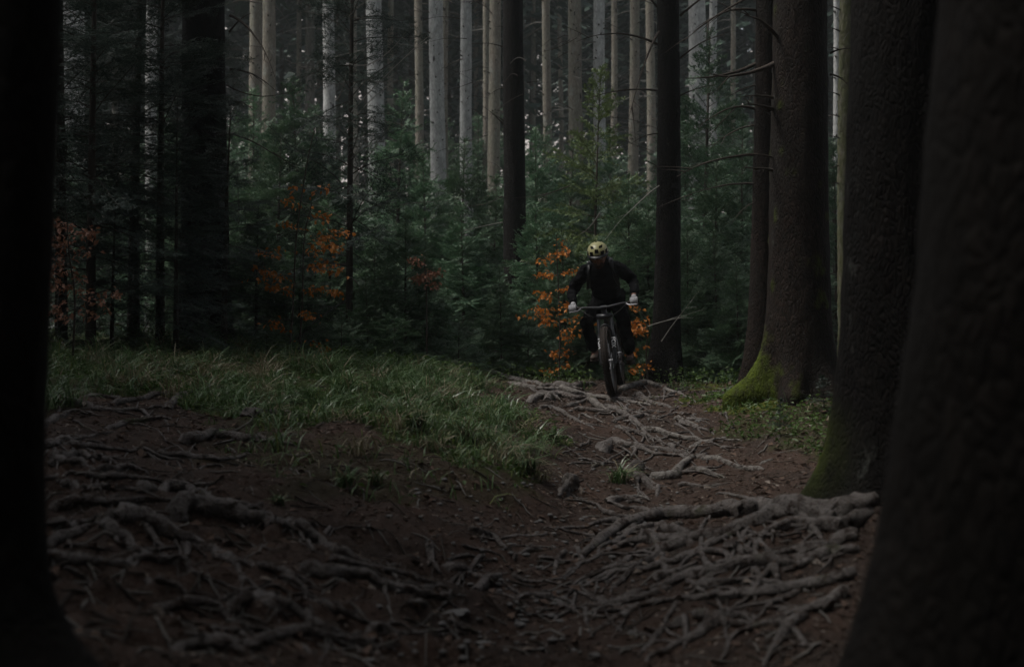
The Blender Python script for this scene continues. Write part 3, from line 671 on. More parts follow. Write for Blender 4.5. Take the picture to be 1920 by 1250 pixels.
fl2 = [('fir_a',480,380,17.5,'dark fir left of the two-stemmed orange beech'),('fir_a',620,360,19.5,'dark fir right behind the two-stemmed orange beech'),('fir_a',760,400,17.6,'full dark fir over the bank, just right of the copper spray'),('fir_b',870,380,19.5,'full fir in front of the slender one with the pale leader'),
 ('fir_a',690,520,16.9,'short bushy fir at the back of the bank right of the orange beech'),('fir_b',1150,400,22.5,'fir behind the cyclist\'s right shoulder side, next to the dark spruce'),('fir_a',1215,380,19.5,'fir close behind the dark spruce by the cyclist'),('fir_b',1010,380,20.5,'fir between the lone dark spruce and the orange beech by the cyclist'),('fir_a',1345,430,17.8,'dark bushy fir left of the mossy-footed spruce'),
 ('fir_b',560,150,23.5,'tall young fir above the two-stemmed orange beech'),('fir_c',960,260,28,'fir behind the lone dark spruce'),('fir_a',1100,520,18.2,'low fir straight behind the cyclist\'s back')]
for kd, px, ty, Y, lab in fl2: firtree('young_fir', kd, px, ty, Y, lab, YF, wide=1.15)
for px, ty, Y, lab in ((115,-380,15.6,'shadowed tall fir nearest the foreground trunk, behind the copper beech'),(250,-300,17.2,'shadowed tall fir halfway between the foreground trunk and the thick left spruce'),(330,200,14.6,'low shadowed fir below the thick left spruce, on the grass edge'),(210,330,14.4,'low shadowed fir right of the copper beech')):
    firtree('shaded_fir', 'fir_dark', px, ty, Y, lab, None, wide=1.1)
low = [(740,575,16.6,'low spreading fir on the bank edge below the copper leaves'),(640,585,16.4,'low spreading fir under the middle orange beech'),(860,590,17.0,'low spreading fir at the top of the grassy bank'),
 (990,590,18.0,'low fir left of the orange beech beside the cyclist'),(1330,600,17.6,'low fir behind the path right of the dark spruce'),(500,600,15.9,'low dark fir left of the middle orange beech'),(380,590,15.6,'low dark fir above the grass under the thick left spruce'),(250,600,15.5,'low dark fir above the grass right of the left copper beech'),(1385,640,16.8,'small fir behind the mossy foot of the thick brown spruce')]
for px, ty, Y, lab in low: firtree('low_fir', 'fir_low', px, ty, Y, lab, 'low firs along the edge of the clearing', wide=1.2)
firtree('fir_seedling', 'seedling', 1462, 748, 11.4, 'tiny fir seedling on the mossy verge below the thick brown spruce', None)
firtree('fir_seedling', 'seedling', 1545, 705, 12.2, 'tiny fir seedling by the right side of the mossy-footed spruce', None, wide=1.5)
random.seed(9); rg = np.random.default_rng(77)
ANCH = [(60, 'the foreground trunk on the left'), (285, 'the pale trunk among the shadowed left firs'), (385, 'the thick dark left spruce'), (503, 'the two close grey-brown trunks'), (616, 'the pale trunk left of the dark-stemmed fir'), (702, 'the widest pale trunk'),
 (819, 'the bright pale trunk with the thin brown stem'), (873, 'the bright pale trunk in the middle'), (927, 'the olive-brown trunk'), (1025, 'the slim brownish trunk'), (1079, 'the beige trunk with the large knot'), (1189, 'the beige trunk by the dark spruce'), (1308, 'the twig-veiled wide pale trunk'), (1374, 'the thin brown trunk'), (1500, 'the mossy-footed spruce')]
th = []
for k in range(38):
    Y = 27 + 20 * rg.random(); px = 60 + 1540 * ((k * .618) % 1); ty = 160 + rg.random() * 230
    a = min(range(len(ANCH)), key=lambda q: abs(ANCH[q][0] - px)); th.append((a, px >= ANCH[a][0], Y, px, ty, k))
for a, sd, Y, px, ty, k in th:
    mates = sorted([q[2] for q in th if q[0] == a and q[1] == sd]); r_ = mates.index(Y)
    what = ['hazy blue-green young fir'] if len(mates) == 1 else ['nearer blue-green young fir', 'hazier young fir'] if len(mates) == 2 else ['nearest blue-green young fir', 'second nearest young fir', 'third nearest young fir', 'fourth nearest young fir', 'faintest young fir']
    firtree('young_fir', ['fir_b', 'fir_c', 'fir_a'][k % 3], px, ty, Y, what[min(r_, len(what) - 1)] + (' right of ' if sd else ' left of ') + ANCH[a][1], 'distant young firs of the thicket')

# ------------------------------------------------------------------ the wood around and behind
def wood_mass(name, spots, seed, material, nspr=900, fs=1.0, low=.12, tr=.18, tm=None):
    rg = np.random.default_rng(seed); mb = MB()
    for (x, y, H, Rb, z0) in spots:
        low_ = low if np.isscalar(low) else rg.uniform(*low)
        n = nspr; t = rg.random(n) ** .8; a = rg.random(n) * 6.283
        zz = H * (low_ + (1 - low_) * t); rr = Rb * (1 - t) ** .75 * np.sqrt(rg.random(n)) + .05
        gz = float(ground_z(x, y)) + z0
        c = np.stack([x + np.cos(a) * rr, y + np.sin(a) * rr, gz + zz], -1)
        o = np.stack([np.cos(a), np.sin(a), -.35 - .3 * rg.random(n)], -1) * (.25 * fs * Rb * (.5 + rg.random(n)))[:, None]
        sd = np.stack([-np.sin(a), np.cos(a), rg.normal(0, .3, n)], -1) * (.10 * fs * Rb * (.5 + rg.random(n)))[:, None]
        V = np.stack([c - sd, c + sd, c + o], 1).reshape(-1, 3); mb.add(V, np.arange(len(V)).reshape(-1, 3), 0)
        s = np.linspace(0, 1, 4); mb.tube(np.stack([x + s * 0, y + s * 0, gz - .3 + H * .95 * s], -1), tr * (.7 + .6 * rg.random()) * (1 - .7 * s), 7, mi=1)
    o = mb.build(name, [material, tm or M['bark']], None, smooth=False); tag(o, kind='stuff'); return o
rg = np.random.default_rng(3)
spots = []
for k in range(120):
    Y = 50 + 44 * rg.random(); px = -300 + 2500 * ((k * .618034) % 1); H = 25 + 9 * rg.random()
    spots.append(((px - 960) / F * Y, Y, H, 2.3 + rg.random(), 0))
wood_mass('distant_wood', spots, 5, M['crown'], 2000, .8, (.22, .58), .20, M['bark_far'])
spots = []
for k in range(46):
    Y = 50 + 30 * rg.random(); px = -200 + 2300 * ((k * .618034 + .3) % 1)
    spots.append(((px - 960) / F * Y, Y, 4 + 4.5 * rg.random(), 1.6 + rg.random(), 0))
wood_mass('distant_undergrowth', spots, 15, M['needle'], 2200, .35, .03, .05)
spots = []
for k in range(230):
    a = R(rg.uniform(32, 328)); d = 6 + 38 * rg.random()
    x, y = math.sin(a) * d, math.cos(a) * d
    if abs(x) < y * .62 + 2.5 and y > 0: continue
    if y > 18: continue
    if math.hypot(x, y) < 5.5: continue
    spots.append((x, y, 15 + 8 * rg.random(), 2.1 + 1.2 * rg.random(), 0))
wood_mass('unseen_shade_wood', spots, 6, M['crown'], 900)  # unseen trees added to block low sky light from sides and behind

# ------------------------------------------------------------------ roots
ROOTLOG = []
def root_mesh(px_pts, rpx, seed, sink=.25, taper=.35, sides=12, trunk=None):
    rg = np.random.default_rng(seed)
    L = sum(math.dist(px_pts[k], px_pts[k + 1]) for k in range(len(px_pts) - 1)); n = int(max(8, L / 5))
    P = catmull(px_pts, n)
    P += np.stack([fbm(np.stack([np.arange(n) * .22, np.full(n, seed * 1.7), np.zeros(n)], -1), seed, 2) * 4.5, fbm(np.stack([np.arange(n) * .22, np.full(n, seed * 3.1), np.ones(n)], -1), seed + 3, 2) * 3.2], -1)
    W = np.array([on_ground(*p) for p in P])
    for _ in range(3): W[1:-1] = (W[:-2] + 2 * W[1:-1] + W[2:]) / 4
    s = np.linspace(0, 1, n)
    r = rpx * 1.18 / F * W[:, 1] * (1 - (1 - taper) * s) * (1 + .13 * fbm(np.stack([s * L / 45, s * 0 + seed, s * 0], -1), seed + 7, 2))
    W[:, 2] = ground_z(W[:, 0], W[:, 1]) * .5 + W[:, 2] * .5 + r * (1 - 2 * sink) * .35 + r * .45 * fbm(np.stack([s * L / 60, s * 0 + seed, s * 0 + 4], -1), seed + 9, 2)
    W[0, 2] -= r[0] * (.8 if trunk is None else .2); W[-1, 2] -= r[-1] * 1.2
    if trunk is not None and math.hypot(W[0, 0] - trunk[0], W[0, 1] - trunk[1]) < 1.15:
        u = np.linspace(0, 1, 7)[:-1, None]; C0 = np.array([trunk[0], trunk[1], W[0, 2] + r[0] * 1.2])
        W = np.vstack([C0 + (W[0] - C0) * u, W]); r = np.concatenate([r[0] * np.linspace(1.35, 1.05, 6), r])
    ROOTLOG.append((W.copy(), r.copy()))
    mb = MB(); mb.tube(W, np.maximum(r, .002), sides, jit=.10, seed=seed, gnarl=.30 if sides > 6 else .2)
    return mb, W, r
def z4(lst): return [(860 + x / 3.2, 680 + y / 3.2) for x, y in lst]
def z5(lst): return [(x / 2.977, 400 + y / 2.977) for x, y in lst]
def z7(lst): return [(x / 2, 820 + y / 2) for x, y in lst]
def z8(lst): return [(960 + x / 2, 820 + y / 2) for x, y in lst]
ROOTS_H = [(z8([(1260,300),(1100,285),(975,275),(760,290),(560,300),(440,330),(330,390),(260,450)]),17),(z8([(1240,310),(1080,285),(1000,292),(900,330),(800,370),(680,385),(590,420),(480,490),(380,560)]),15),
 (z8([(1250,350),(1140,335),(1060,330),(970,355),(880,410)]),12),(z8([(1290,370),(1150,410),(1000,440),(930,460)]),11),(z8([(1270,430),(1120,460),(900,480),(760,505),(620,545),(490,580),(390,620)]),15),
 (z8([(1280,530),(1100,565),(860,595),(740,605),(560,620),(400,670),(300,745)]),11),(z8([(1250,590),(1150,640),(1000,660)]),10),(z8([(1200,650),(1090,655),(960,680)]),11),
 (z8([(1090,670),(1020,740),(980,800),(940,860)]),10),(z8([(1000,260),(1080,290),(1120,330),(1160,370)]),10),(z8([(1250,440),(1190,435),(1080,480),(1010,495)]),11)]
ROOTS_P = [(z8([(690,390),(560,380),(440,400),(320,440),(200,510)]),9),(z8([(700,440),(600,470),(500,500),(380,510),(270,560),(180,600)]),8),(z8([(660,360),(560,330),(480,345),(400,380),(280,410)]),9),
 (z8([(590,560),(480,600),(370,625),(240,640),(140,700)]),9),(z8([(150,605),(80,600),(0,610)]),8),(z8([(310,640),(320,680),(280,690)]),4),(z8([(275,650),(285,700),(300,725)]),4),
 (z8([(900,470),(930,510),(950,560)]),8),(z8([(980,490),(1000,530),(990,550)]),8),(z8([(510,370),(540,400),(545,430)]),12),(z8([(800,430),(830,410),(860,430)]),13),(z8([(880,380),(920,395),(960,420)]),9),
 (z8([(720,560),(800,545),(930,540),(1030,560)]),10),(z8([(690,660),(760,690),(820,700),(880,690)]),8),(z8([(780,680),(700,740),(600,790),(500,840)]),12),(z8([(640,690),(560,730),(470,820)]),9),
 (z8([(640,680),(650,740),(640,790)]),7),(z8([(870,650),(880,690),(920,715)]),4),(z8([(240,400),(260,440),(290,475)]),5),(z8([(200,420),(160,470),(150,520)]),6),(z8([(0,520),(50,545),(110,540)]),6),
 (z8([(450,440),(400,490),(350,530),(290,560)]),6),(z8([(1110,770),(1000,700),(900,720),(820,760),(780,840)]),8),(z8([(170,600),(200,640),(240,660)]),6),(z8([(100,455),(180,470),(240,460)]),4),(z8([(100,420),(20,440),(0,460)]),7),
 (z8([(640,450),(680,430),(760,435),(820,450)]),11),(z8([(540,520),(640,500),(700,470)]),8)]
ROOTS_C = [(z4([(130,75),(300,95),(450,125),(560,130)]),7),(z4([(570,138),(700,152),(830,128)]),10),(z4([(600,150),(700,180),(780,190),(900,215),(1000,240),(1150,250)]),6),(z4([(540,225),(600,190),(700,220),(790,205)]),7),
 (z4([(650,250),(740,240),(800,203)]),5),(z4([(780,225),(840,265),(900,290)]),8),(z4([(900,285),(940,288),(1000,310),(1060,360),(1110,400),(1118,440),(1100,470)]),6),(z4([(1110,405),(1200,410),(1260,440),(1340,462),(1420,455),(1480,478)]),6),
 (z4([(950,375),(1050,415),(1130,430),(1220,480)]),4),(z4([(590,280),(680,330),(760,365),(815,405)]),4),(z4([(720,320),(780,320),(870,358)]),3),(z4([(1060,185),(1110,220),(1170,250),(1285,268)]),7),
 (z4([(990,170),(1050,140),(1120,115),(1200,130),(1250,165),(1360,175)]),6.5),(z4([(900,215),(1050,220),(1200,210),(1310,190)]),5),(z4([(920,352),(1000,340),(1080,325),(1120,320),(1200,330),(1285,305)]),5),(z4([(1310,330),(1370,350),(1440,372)]),5),
 (z4([(1320,355),(1400,385),(1500,405),(1530,428)]),4),(z4([(1390,497),(1480,485),(1560,460),(1700,465)]),5),(z4([(850,515),(910,472),(1000,490),(1100,510),(1250,520),(1380,550)]),11),(z4([(1160,550),(1250,545),(1400,560),(1480,560)]),3),
 (z4([(1180,695),(1260,690),(1320,660),(1370,595),(1440,568),(1540,580),(1650,620),(1840,635)]),11),(z4([(1340,740),(1400,735),(1480,750),(1560,735)]),4),(z4([(900,830),(1020,830),(1080,810),(1150,830)]),5),(z4([(660,610),(800,605)]),3),
 (z4([(1215,735),(1200,770),(1190,800)]),5),(z4([(430,235),(520,208),(610,225)]),10),(z4([(480,275),(540,265),(600,280)]),6),(z4([(300,110),(420,150),(520,165),(640,160)]),6),(z4([(470,180),(600,195),(720,185)]),5),(z4([(1260,500),(1290,530),(1280,545)]),6),
 (z4([(1380,640),(1450,650),(1530,680),(1600,690)]),4),(z4([(900,850),(1000,815),(1100,850)]),7),(z4([(1730,825),(1790,830),(1850,850)]),5),(z4([(1060,300),(1150,300),(1260,295)]),4),(z4([(870,250),(980,275),(1060,300),(1130,300)]),6),(z4([(1820,610),(1900,575)]),4),(z4([(700,290),(800,295),(900,300),(960,310)]),5)]
ROOTS_L = [(z5([(350,1050),(480,1070),(540,1100),(640,1105),(720,1095),(800,1110),(860,1145)]),6),(z5([(640,1060),(760,1045),(860,1020),(960,1015)]),5),(z5([(480,1020),(640,1030),(780,1030)]),4),(z5([(230,1190),(300,1140),(400,1110),(520,1110)]),6),
 (z5([(600,1210),(700,1175),(850,1150),(960,1140)]),5),(z5([(1390,1140),(1500,1120),(1650,1125),(1750,1150)]),8),(z5([(940,1090),(1000,1020),(1100,1010),(1240,1020),(1340,1040)]),5),(z7([(200,75),(300,75),(380,85),(440,100)]),7),
 (z7([(240,30),(340,40),(480,50),(560,60),(690,100)]),6),(z7([(200,100),(300,95),(360,140)]),7),(z7([(380,130),(460,115),(560,140)]),6),(z7([(240,170),(310,190),(400,185),(520,200)]),8),(z7([(520,190),(640,190),(760,210),(830,250)]),9),
 (z7([(665,300),(700,258),(820,275),(960,310),(1060,330),(1150,370),(1270,430)]),15),(z7([(420,300),(540,305),(600,350),(700,390),(800,420),(870,460),(960,490),(1070,515),(1170,550)]),12),(z7([(170,450),(300,470),(450,480),(560,465),(680,480),(740,520)]),8),
 (z7([(1150,520),(1260,515),(1360,525),(1440,560),(1560,590),(1700,610)]),10),(z7([(1240,450),(1330,480),(1450,510),(1560,530),(1680,570)]),6),(z7([(580,660),(700,630),(830,640),(860,690),(960,720),(1080,740)]),7),(z7([(870,650),(940,610),(1020,610),(1100,650),(1160,690),(1190,730)]),10),
 (z7([(1150,680),(1210,720),(1300,760),(1450,800)]),6),(z7([(800,760),(900,780),(960,790),(1050,750),(1160,740),(1280,770),(1390,790),(1440,850)]),9),(z7([(1000,600),(1150,620),(1270,650),(1370,690)]),8),(z7([(190,400),(280,365),(400,290)]),9),
 (z7([(390,330),(450,380),(520,430),(600,465)]),10),(z7([(540,320),(590,400),(620,420)]),5),(z7([(1610,410),(1620,480),(1650,520)]),5),(z7([(1440,530),(1455,640)]),3),(z7([(1380,745),(1440,708),(1500,745)]),8),(z7([(200,265),(330,250),(430,250),(560,235),(680,245)]),7),
 (z7([(700,400),(700,440),(680,470)]),5),(z7([(1660,490),(1750,500),(1840,550)]),7),(z7([(1780,570),(1840,540),(1880,520)]),7),(z7([(160,40),(230,20),(330,0),(430,-20)]),6),(z7([(700,20),(800,0),(960,10),(1100,30)]),8),(z7([(600,60),(720,80),(860,90),(960,60)]),5),
 (z7([(120,330),(260,330),(380,300)]),6),(z7([(640,800),(760,780),(880,800),(1000,840)]),8),(z7([(1540,640),(1620,650),(1720,720),(1800,740)]),5),(z7([(1270,430),(1400,480),(1520,490)]),6),(z7([(330,150),(420,160),(500,150),(600,160)]),5),(z7([(560,540),(640,560),(700,610)]),5),(z7([(1760,340),(1830,370),(1900,420)]),6)]
proots = empty('root', tH.location)
bpy.data.objects.remove(proots)
k = 0
for pts, r in ROOTS_H:
    mb, W, rr = root_mesh(pts, r * 1.12, 1000 + k, sink=.12, taper=.3, sides=14, trunk=tuple(tH.location)); k += 1
    o = mb.build('root', M['root'], tH); o.matrix_parent_inverse = Matrix.Translation(-tH.location)
for lst, mt in ((ROOTS_P, M['root']), (ROOTS_C, M['root']), (ROOTS_L, M['root_dark'])):
    for q, (pts, r) in enumerate(lst):
        mm = M['root_pale'] if (lst is ROOTS_C and q % 5 in (0, 2)) else mt
        mb, W, rr = root_mesh(pts, r * (1.3 if lst is ROOTS_L else 1.0), 1000 + k, sink=.12 if lst is ROOTS_L else .25); k += 1
        mb.build('root', mm, floor)
def forks(lst, seed):
    rg = np.random.default_rng(seed); out = []
    for pts, r in lst:
        L = sum(math.dist(pts[k], pts[k + 1]) for k in range(len(pts) - 1))
        if L < 60: continue
        Q = catmull(pts, 24)
        for q in range(int(2 + L / 90)):
            a = int(rg.integers(4, 21)); d = Q[a + 2 if a < 22 else a] - Q[a - 1]; an = math.atan2(d[1] * 1.6, d[0]) + rg.choice([-1, 1]) * rg.uniform(.2, .7)
            l = L * rg.uniform(.18, .5); p = [tuple(Q[a])]; x, y = Q[a]
            for _ in range(5):
                an += rg.normal(0, .3); x += math.cos(an) * l / 5; y += math.sin(an) * l / 5 * .6; p.append((x, y))
            if min(t[1] for t in p) < 714 or max(t[1] for t in p) > 1330: continue
            out.append((p, max(1.3, r * rg.uniform(.28, .55))))
    return out
FORK = MB(); nroot = k
cands = [(p, r, 0) for p, r in forks(ROOTS_H, 5) + forks(ROOTS_P[:14], 6)] + [(p, r, 0) for p, r in forks(ROOTS_C, 7)] + [(p, r, 1) for p, r in forks(ROOTS_L, 8)]
cands.sort(key=lambda c: -c[1])
for q, (p, r, mi) in enumerate(cands):
    mb, W, rr = root_mesh(p, r, 6000 + q, sink=.2, sides=7 if r > 3 else 5)
    if q < 110: mb.build('root', [M['root'], M['root_dark']][mi], floor)
    else: FORK.add(mb.v[0], mb.f[4][0], mi)
o = FORK.build('root_web', [M['root'], M['root_dark']], floor); o['kind'] = 'stuff'
# thinner roots forking off between them
rg = np.random.default_rng(14)
fields = [((1030,1600),(960,1230),(-1,.42),45),((900,1400),(715,880),(.75,.28),60),((60,560),(760,1240),(1,.30),45),((560,960),(960,1230),(1,.28),20)]
fine = MB()
for (xr, yr, d, n) in fields:
    for q in range(n):
        x = rg.uniform(*xr); y = rg.uniform(*yr); L = rg.uniform(30, 130) * (.5 + (y - 700) / 500); r = rg.uniform(1.2, 5.0) * (.6 + (y - 700) / 700)
        a = math.atan2(d[1], d[0]) + rg.normal(0, .45); pts = [(x, y)]
        for s in range(4):
            a += rg.normal(0, .35); x += math.cos(a) * L / 4; y += math.sin(a) * L / 4 * .6; pts.append((x, y))
        if max(p[1] for p in pts) > 1330 or min(p[1] for p in pts) < 712: continue
        mb, W, rr = root_mesh(pts, r, 3000 + k, sink=.25, sides=5); k += 1
        if r > 4.4 * (.6 + (pts[0][1] - 700) / 700): mb.build('root', [M['root'], M['root_dark']][q % 2], floor)
        else:
            fine.add(mb.v[0], mb.f[4][0], q % 2)
o = fine.build('fine_roots', [M['root'], M['root_dark']], floor); o['kind'] = 'stuff'

# soil heaped along the roots and washed out between them
MND = np.zeros(GZ.shape); HOL = np.zeros(GZ.shape)
for W, r in ROOTLOG:
    for (x, y, z), q in zip(W[::2], r[::2]):
        if q < .008: continue
        for A_, k_, arr in ((1.9 * q + .02, 2.2, MND), (6.0 * q + .04, 2.0, HOL)):
            i0, i1 = np.searchsorted(gx, [x - A_ * k_, x + A_ * k_]); j0, j1 = np.searchsorted(gy, [y - A_ * k_, y + A_ * k_])
            if i1 <= i0 or j1 <= j0: continue
            d2 = (GX[j0:j1, i0:i1] - x) ** 2 + (GY[j0:j1, i0:i1] - y) ** 2
            arr[j0:j1, i0:i1] = np.maximum(arr[j0:j1, i0:i1], q * np.exp(-d2 / A_ ** 2))
GZ += .95 * MND - .85 * HOL
zb, zs, zv, zc, zm = zones(GX.ravel(), GY.ravel(), GZ.ravel())
green = zb * .8 + zs * .25 + zv * .5 + zc * .7; moss = zm * .9
green = np.where((GY.ravel() > 17) | (np.abs(GX.ravel()) > 7), .7, green)
ny, nx = GX.shape
g = MB(); i = np.arange(ny - 1)[:, None] * nx; j = np.arange(nx - 1)[None, :]
g.add(np.stack([GX, GY, GZ], -1).reshape(-1, 3), np.stack([i + j, i + j + 1, i + nx + j + 1, i + nx + j], -1).reshape(-1, 4))
g.at = {'green': green, 'moss': moss}
floor.data = g.mesh('forest_floor', M['ground'])

# ------------------------------------------------------------------ grass, herbs, litter
def blades(P, L, W, az, bend, rg, mb, mi=0, up=1.0):
    n = len(P); s = np.array([0, .35, .7, 1.0]); wv = np.array([1, .9, .6, .0])
    d = np.stack([np.cos(az), np.sin(az), np.zeros(n)], -1); sd = np.stack([-np.sin(az + .4), np.cos(az + .4), rg.normal(0, .2, n)], -1)
    c = P[:, None, :] + d[:, None, :] * (L[:, None] * bend[:, None] * s[None, :] ** 1.6)[..., None] + np.array([0, 0, 1.0]) * (L[:, None] * (up * s[None, :] - bend[:, None] * .75 * s[None, :] ** 2.2))[..., None]
    l = c - sd[:, None, :] * (W[:, None] * wv / 2)[..., None]; r = c + sd[:, None, :] * (W[:, None] * wv / 2)[..., None]
    V = np.concatenate([l[:, :3], r[:, :3], c[:, 3:]], 1)
    o = np.arange(n)[:, None] * 7
    q = np.concatenate([o + np.array([0, 3, 4, 1]), o + np.array([1, 4, 5, 2])], 0)
    mb.add(V.reshape(-1, 3), q, mi); mb.n -= len(V.reshape(-1, 3)); mb.v.pop()
    mb.add(V.reshape(-1, 3), o + np.array([2, 5, 6]), mi)
def leaves(P, size, rg, mb, mi=0, tilt=.7, fold=.25, asp=.55, az=None, down=0.0):
    n = len(P); a = rg.random(n) * 6.283 if az is None else az
    e = rg.normal(0, tilt, n) * .6 - down
    d = np.stack([np.cos(a) * np.cos(e), np.sin(a) * np.cos(e), np.sin(e)], -1)
    s = np.cross(d, np.array([0, 0, 1.0])); s /= np.linalg.norm(s, axis=1)[:, None] + 1e-6
    u = np.cross(s, d); ro = rg.normal(0, tilt, n)
    s2 = s * np.cos(ro)[:, None] + u * np.sin(ro)[:, None]; u2 = np.cross(s2, d)
    L = size * (.6 + .8 * rg.random(n)); w = L * asp / 2
    p = P; t = P + d * L[:, None] - u2 * (L * .15)[:, None]; m_ = P + d * (L * .5)[:, None]
    l = m_ + s2 * w[:, None] + u2 * (w * fold)[:, None]; r = m_ - s2 * w[:, None] + u2 * (w * fold)[:, None]
    V = np.stack([p, l, t, r], 1).reshape(-1, 3); o = np.arange(n)[:, None] * 4
    mb.add(V, np.concatenate([o + np.array([0, 1, 2]), o + np.array([0, 2, 3])], 0), mi)

rg = np.random.default_rng(50)
X = rg.uniform(-6.5, 4.5, 420000); Y = rg.uniform(4.5, 19, 420000); Z = ground_z(X, Y)
zb, zs, zv, zc, zm = zones(X, Y, Z)
q = np.stack([X, Y, Z * 0], -1); clump = np.clip(fbm(q * 2.6, 61) * .9 + .45, 0, 1.6)
px, py = proj(X, Y, Z); vis = (px > -80) & (px < 2000)
cl0 = clump
keep = vis & ((zb & (rg.random(len(X)) < .27 * (.05 + clump))) | (zs & (rg.random(len(X)) < .06 * clump)) | (zv & (rg.random(len(X)) < .05 * clump)) | (zc & (rg.random(len(X)) < .06)))
P = np.stack([X, Y, Z - .01], -1)[keep]; n = len(P)
mb = MB(); kind = rg.random(n); cl = clump[keep]
for mi, (lo, hi) in enumerate(((0, .66), (.66, .88), (.88, 1.01))):
    s = (kind >= lo) & (kind < hi); m_ = s.sum()
    blades(P[s], rg.uniform(.07, .19, m_) * (.5 + .9 * cl[s]), rg.uniform(.005, .012, m_), rg.random(m_) * 6.283, rg.uniform(.3, 1.1, m_), rg, mb, mi)
tag(mb.build('grass', [M['grass'], M['grass_yellow'], M['grass_dry']], None), kind='stuff')
# long arching blades in loose tussocks along the bank
rg = np.random.default_rng(51); mb = MB()
for k in range(270):
    for _ in range(30):
        x = rg.uniform(-4.5, .4); y = rg.uniform(8.6, 16.5); z = float(ground_z(x, y)); w_ = zones(np.array([x]), np.array([y]), np.array([z]))
        if w_[0][0] or (w_[1][0] and rg.random() < .12): break
    m_ = 26; sz = rg.uniform(.16, .44)
    P = np.stack([x + rg.normal(0, .05, m_), y + rg.normal(0, .05, m_), np.full(m_, z - .01)], -1)
    blades(P, sz * rg.uniform(.6, 1.3, m_), rg.uniform(.007, .012, m_), np.where(rg.random(m_) < .55, R(-50) + rg.normal(0, .8, m_), rg.random(m_) * 6.28), rg.uniform(.5, 1.2, m_), rg, mb, int(rg.random() < .2))
tag(mb.build('long_grass', [M['sedge'], M['grass_dry']], None), kind='stuff')
rg = np.random.default_rng(52)
# low green leaves on bank, verge and behind the crest
keep = vis & ((zb & (rg.random(len(X)) < .17 * (.3 + clump))) | (zv & (rg.random(len(X)) < .20)) | (zc & (rg.random(len(X)) < .16)) | (zs & (rg.random(len(X)) < .01)))
P = np.stack([X, Y, Z + rg.uniform(.0, .06, len(X))], -1)[keep]
P[:, 2] += np.where(P[:, 1] > 15.5, rg.uniform(0, .15, len(P)), 0)
mb = MB(); leaves(P, .042, rg, mb); tag(mb.build('ground_cover', M['herb'], None, smooth=False), kind='stuff')
# litter: needles, chips and bits of leaf on bare soil
X = rg.uniform(-5, 4.5, 240000); Y = 3.6 + 13.4 * rg.random(240000) ** 1.3; Z = ground_z(X, Y); px, py = proj(X, Y, Z)
zb, zs, zv, zc, zm = zones(X, Y, Z)
keep = (px > -60) & (px < 1980) & ~(zb & (rg.random(len(X)) < .85)) & (rg.random(len(X)) < .55)
P = np.stack([X, Y, Z + .004], -1)[keep]; n = len(P); mb = MB(); kk = rg.random(n)
s = kk < .55; leaves(P[s], .022, rg, mb, 0, tilt=.35, asp=.45)
s = (kk >= .55) & (kk < .68); leaves(P[s], .028, rg, mb, 1, tilt=.35, asp=.4)
s = (kk >= .68) & (kk < .9); leaves(P[s], .045, rg, mb, 0, tilt=.2, asp=.09)
s = kk >= .9; leaves(P[s], .08, rg, mb, 1, tilt=.2, asp=.06)
Q = []
for W, r in ROOTLOG:
    for (x, y, z), q_ in zip(W, r):
        if q_ > .01:
            for _ in range(int(rg.integers(0, 4))): Q.append((x + rg.normal(0, q_ * .5), y + rg.normal(0, q_ * .5), z + q_ * .92))
Q = np.array(Q); Q = Q[rg.random(len(Q)) < .6]; h_ = len(Q) // 3
leaves(Q[:h_], .02, rg, mb, 0, tilt=.3, asp=.4); leaves(Q[h_:2 * h_], .045, rg, mb, 0, tilt=.25, asp=.08); leaves(Q[2 * h_:], .014, rg, mb, 0, tilt=.3, asp=.7)
s = rg.random(n) < .05; leaves(P[s] + np.array([0, 0, .006]), .055, rg, mb, 0, tilt=.5, asp=.6)
s = rg.random(n) < .005; leaves(P[s] + np.array([0, 0, .006]), .05, rg, mb, 1, tilt=.5, asp=.6)
tag(mb.build('leaf_litter', [M['litter'], M['litter_pale']], None, smooth=False), kind='stuff')

# pebbles trodden into the path
mb = MB(); rg = np.random.default_rng(91)
for k in range(420):
    py = rg.uniform(740, 1245); px = 1010 + (py - 1000) * -.05 + rg.normal(0, 130) + (90 if py < 880 else 0); c = on_ground(px, py); sz = rg.uniform(.006, .02)
    mb.ell(c + np.array([0, 0, sz * .15]), (sz * rg.uniform(.8, 1.4), sz, sz * rg.uniform(.4, .7)), 7, 5, Matrix.Rotation(rg.random() * 6, 4, 'Z'))
tag(mb.build('pebbles', M['stone'], None), kind='stuff')
# broken sticks on the soil
mb = MB(); rg = np.random.default_rng(90)
for k in range(520):
    px = rg.uniform(60, 1600); py = rg.uniform(720, 1245); c = on_ground(px, py); a = rg.random() * 6.28; L = rg.uniform(.05, .22)
    u = np.linspace(-.5, .5, 5); x = c[0] + np.cos(a) * L * u + rg.normal(0, .004, 5); y = c[1] + np.sin(a) * L * u + rg.normal(0, .004, 5)
    mb.tube(np.stack([x, y, ground_z(x, y) + .006 + rg.uniform(0, .008)], -1), rg.uniform(.002, .006) * np.array([.8, 1, 1, .9, .6]), 5, mi=int(rg.random() < .45))
tag(mb.build('fallen_sticks', [M['dead'], M['twig']], None), kind='stuff')

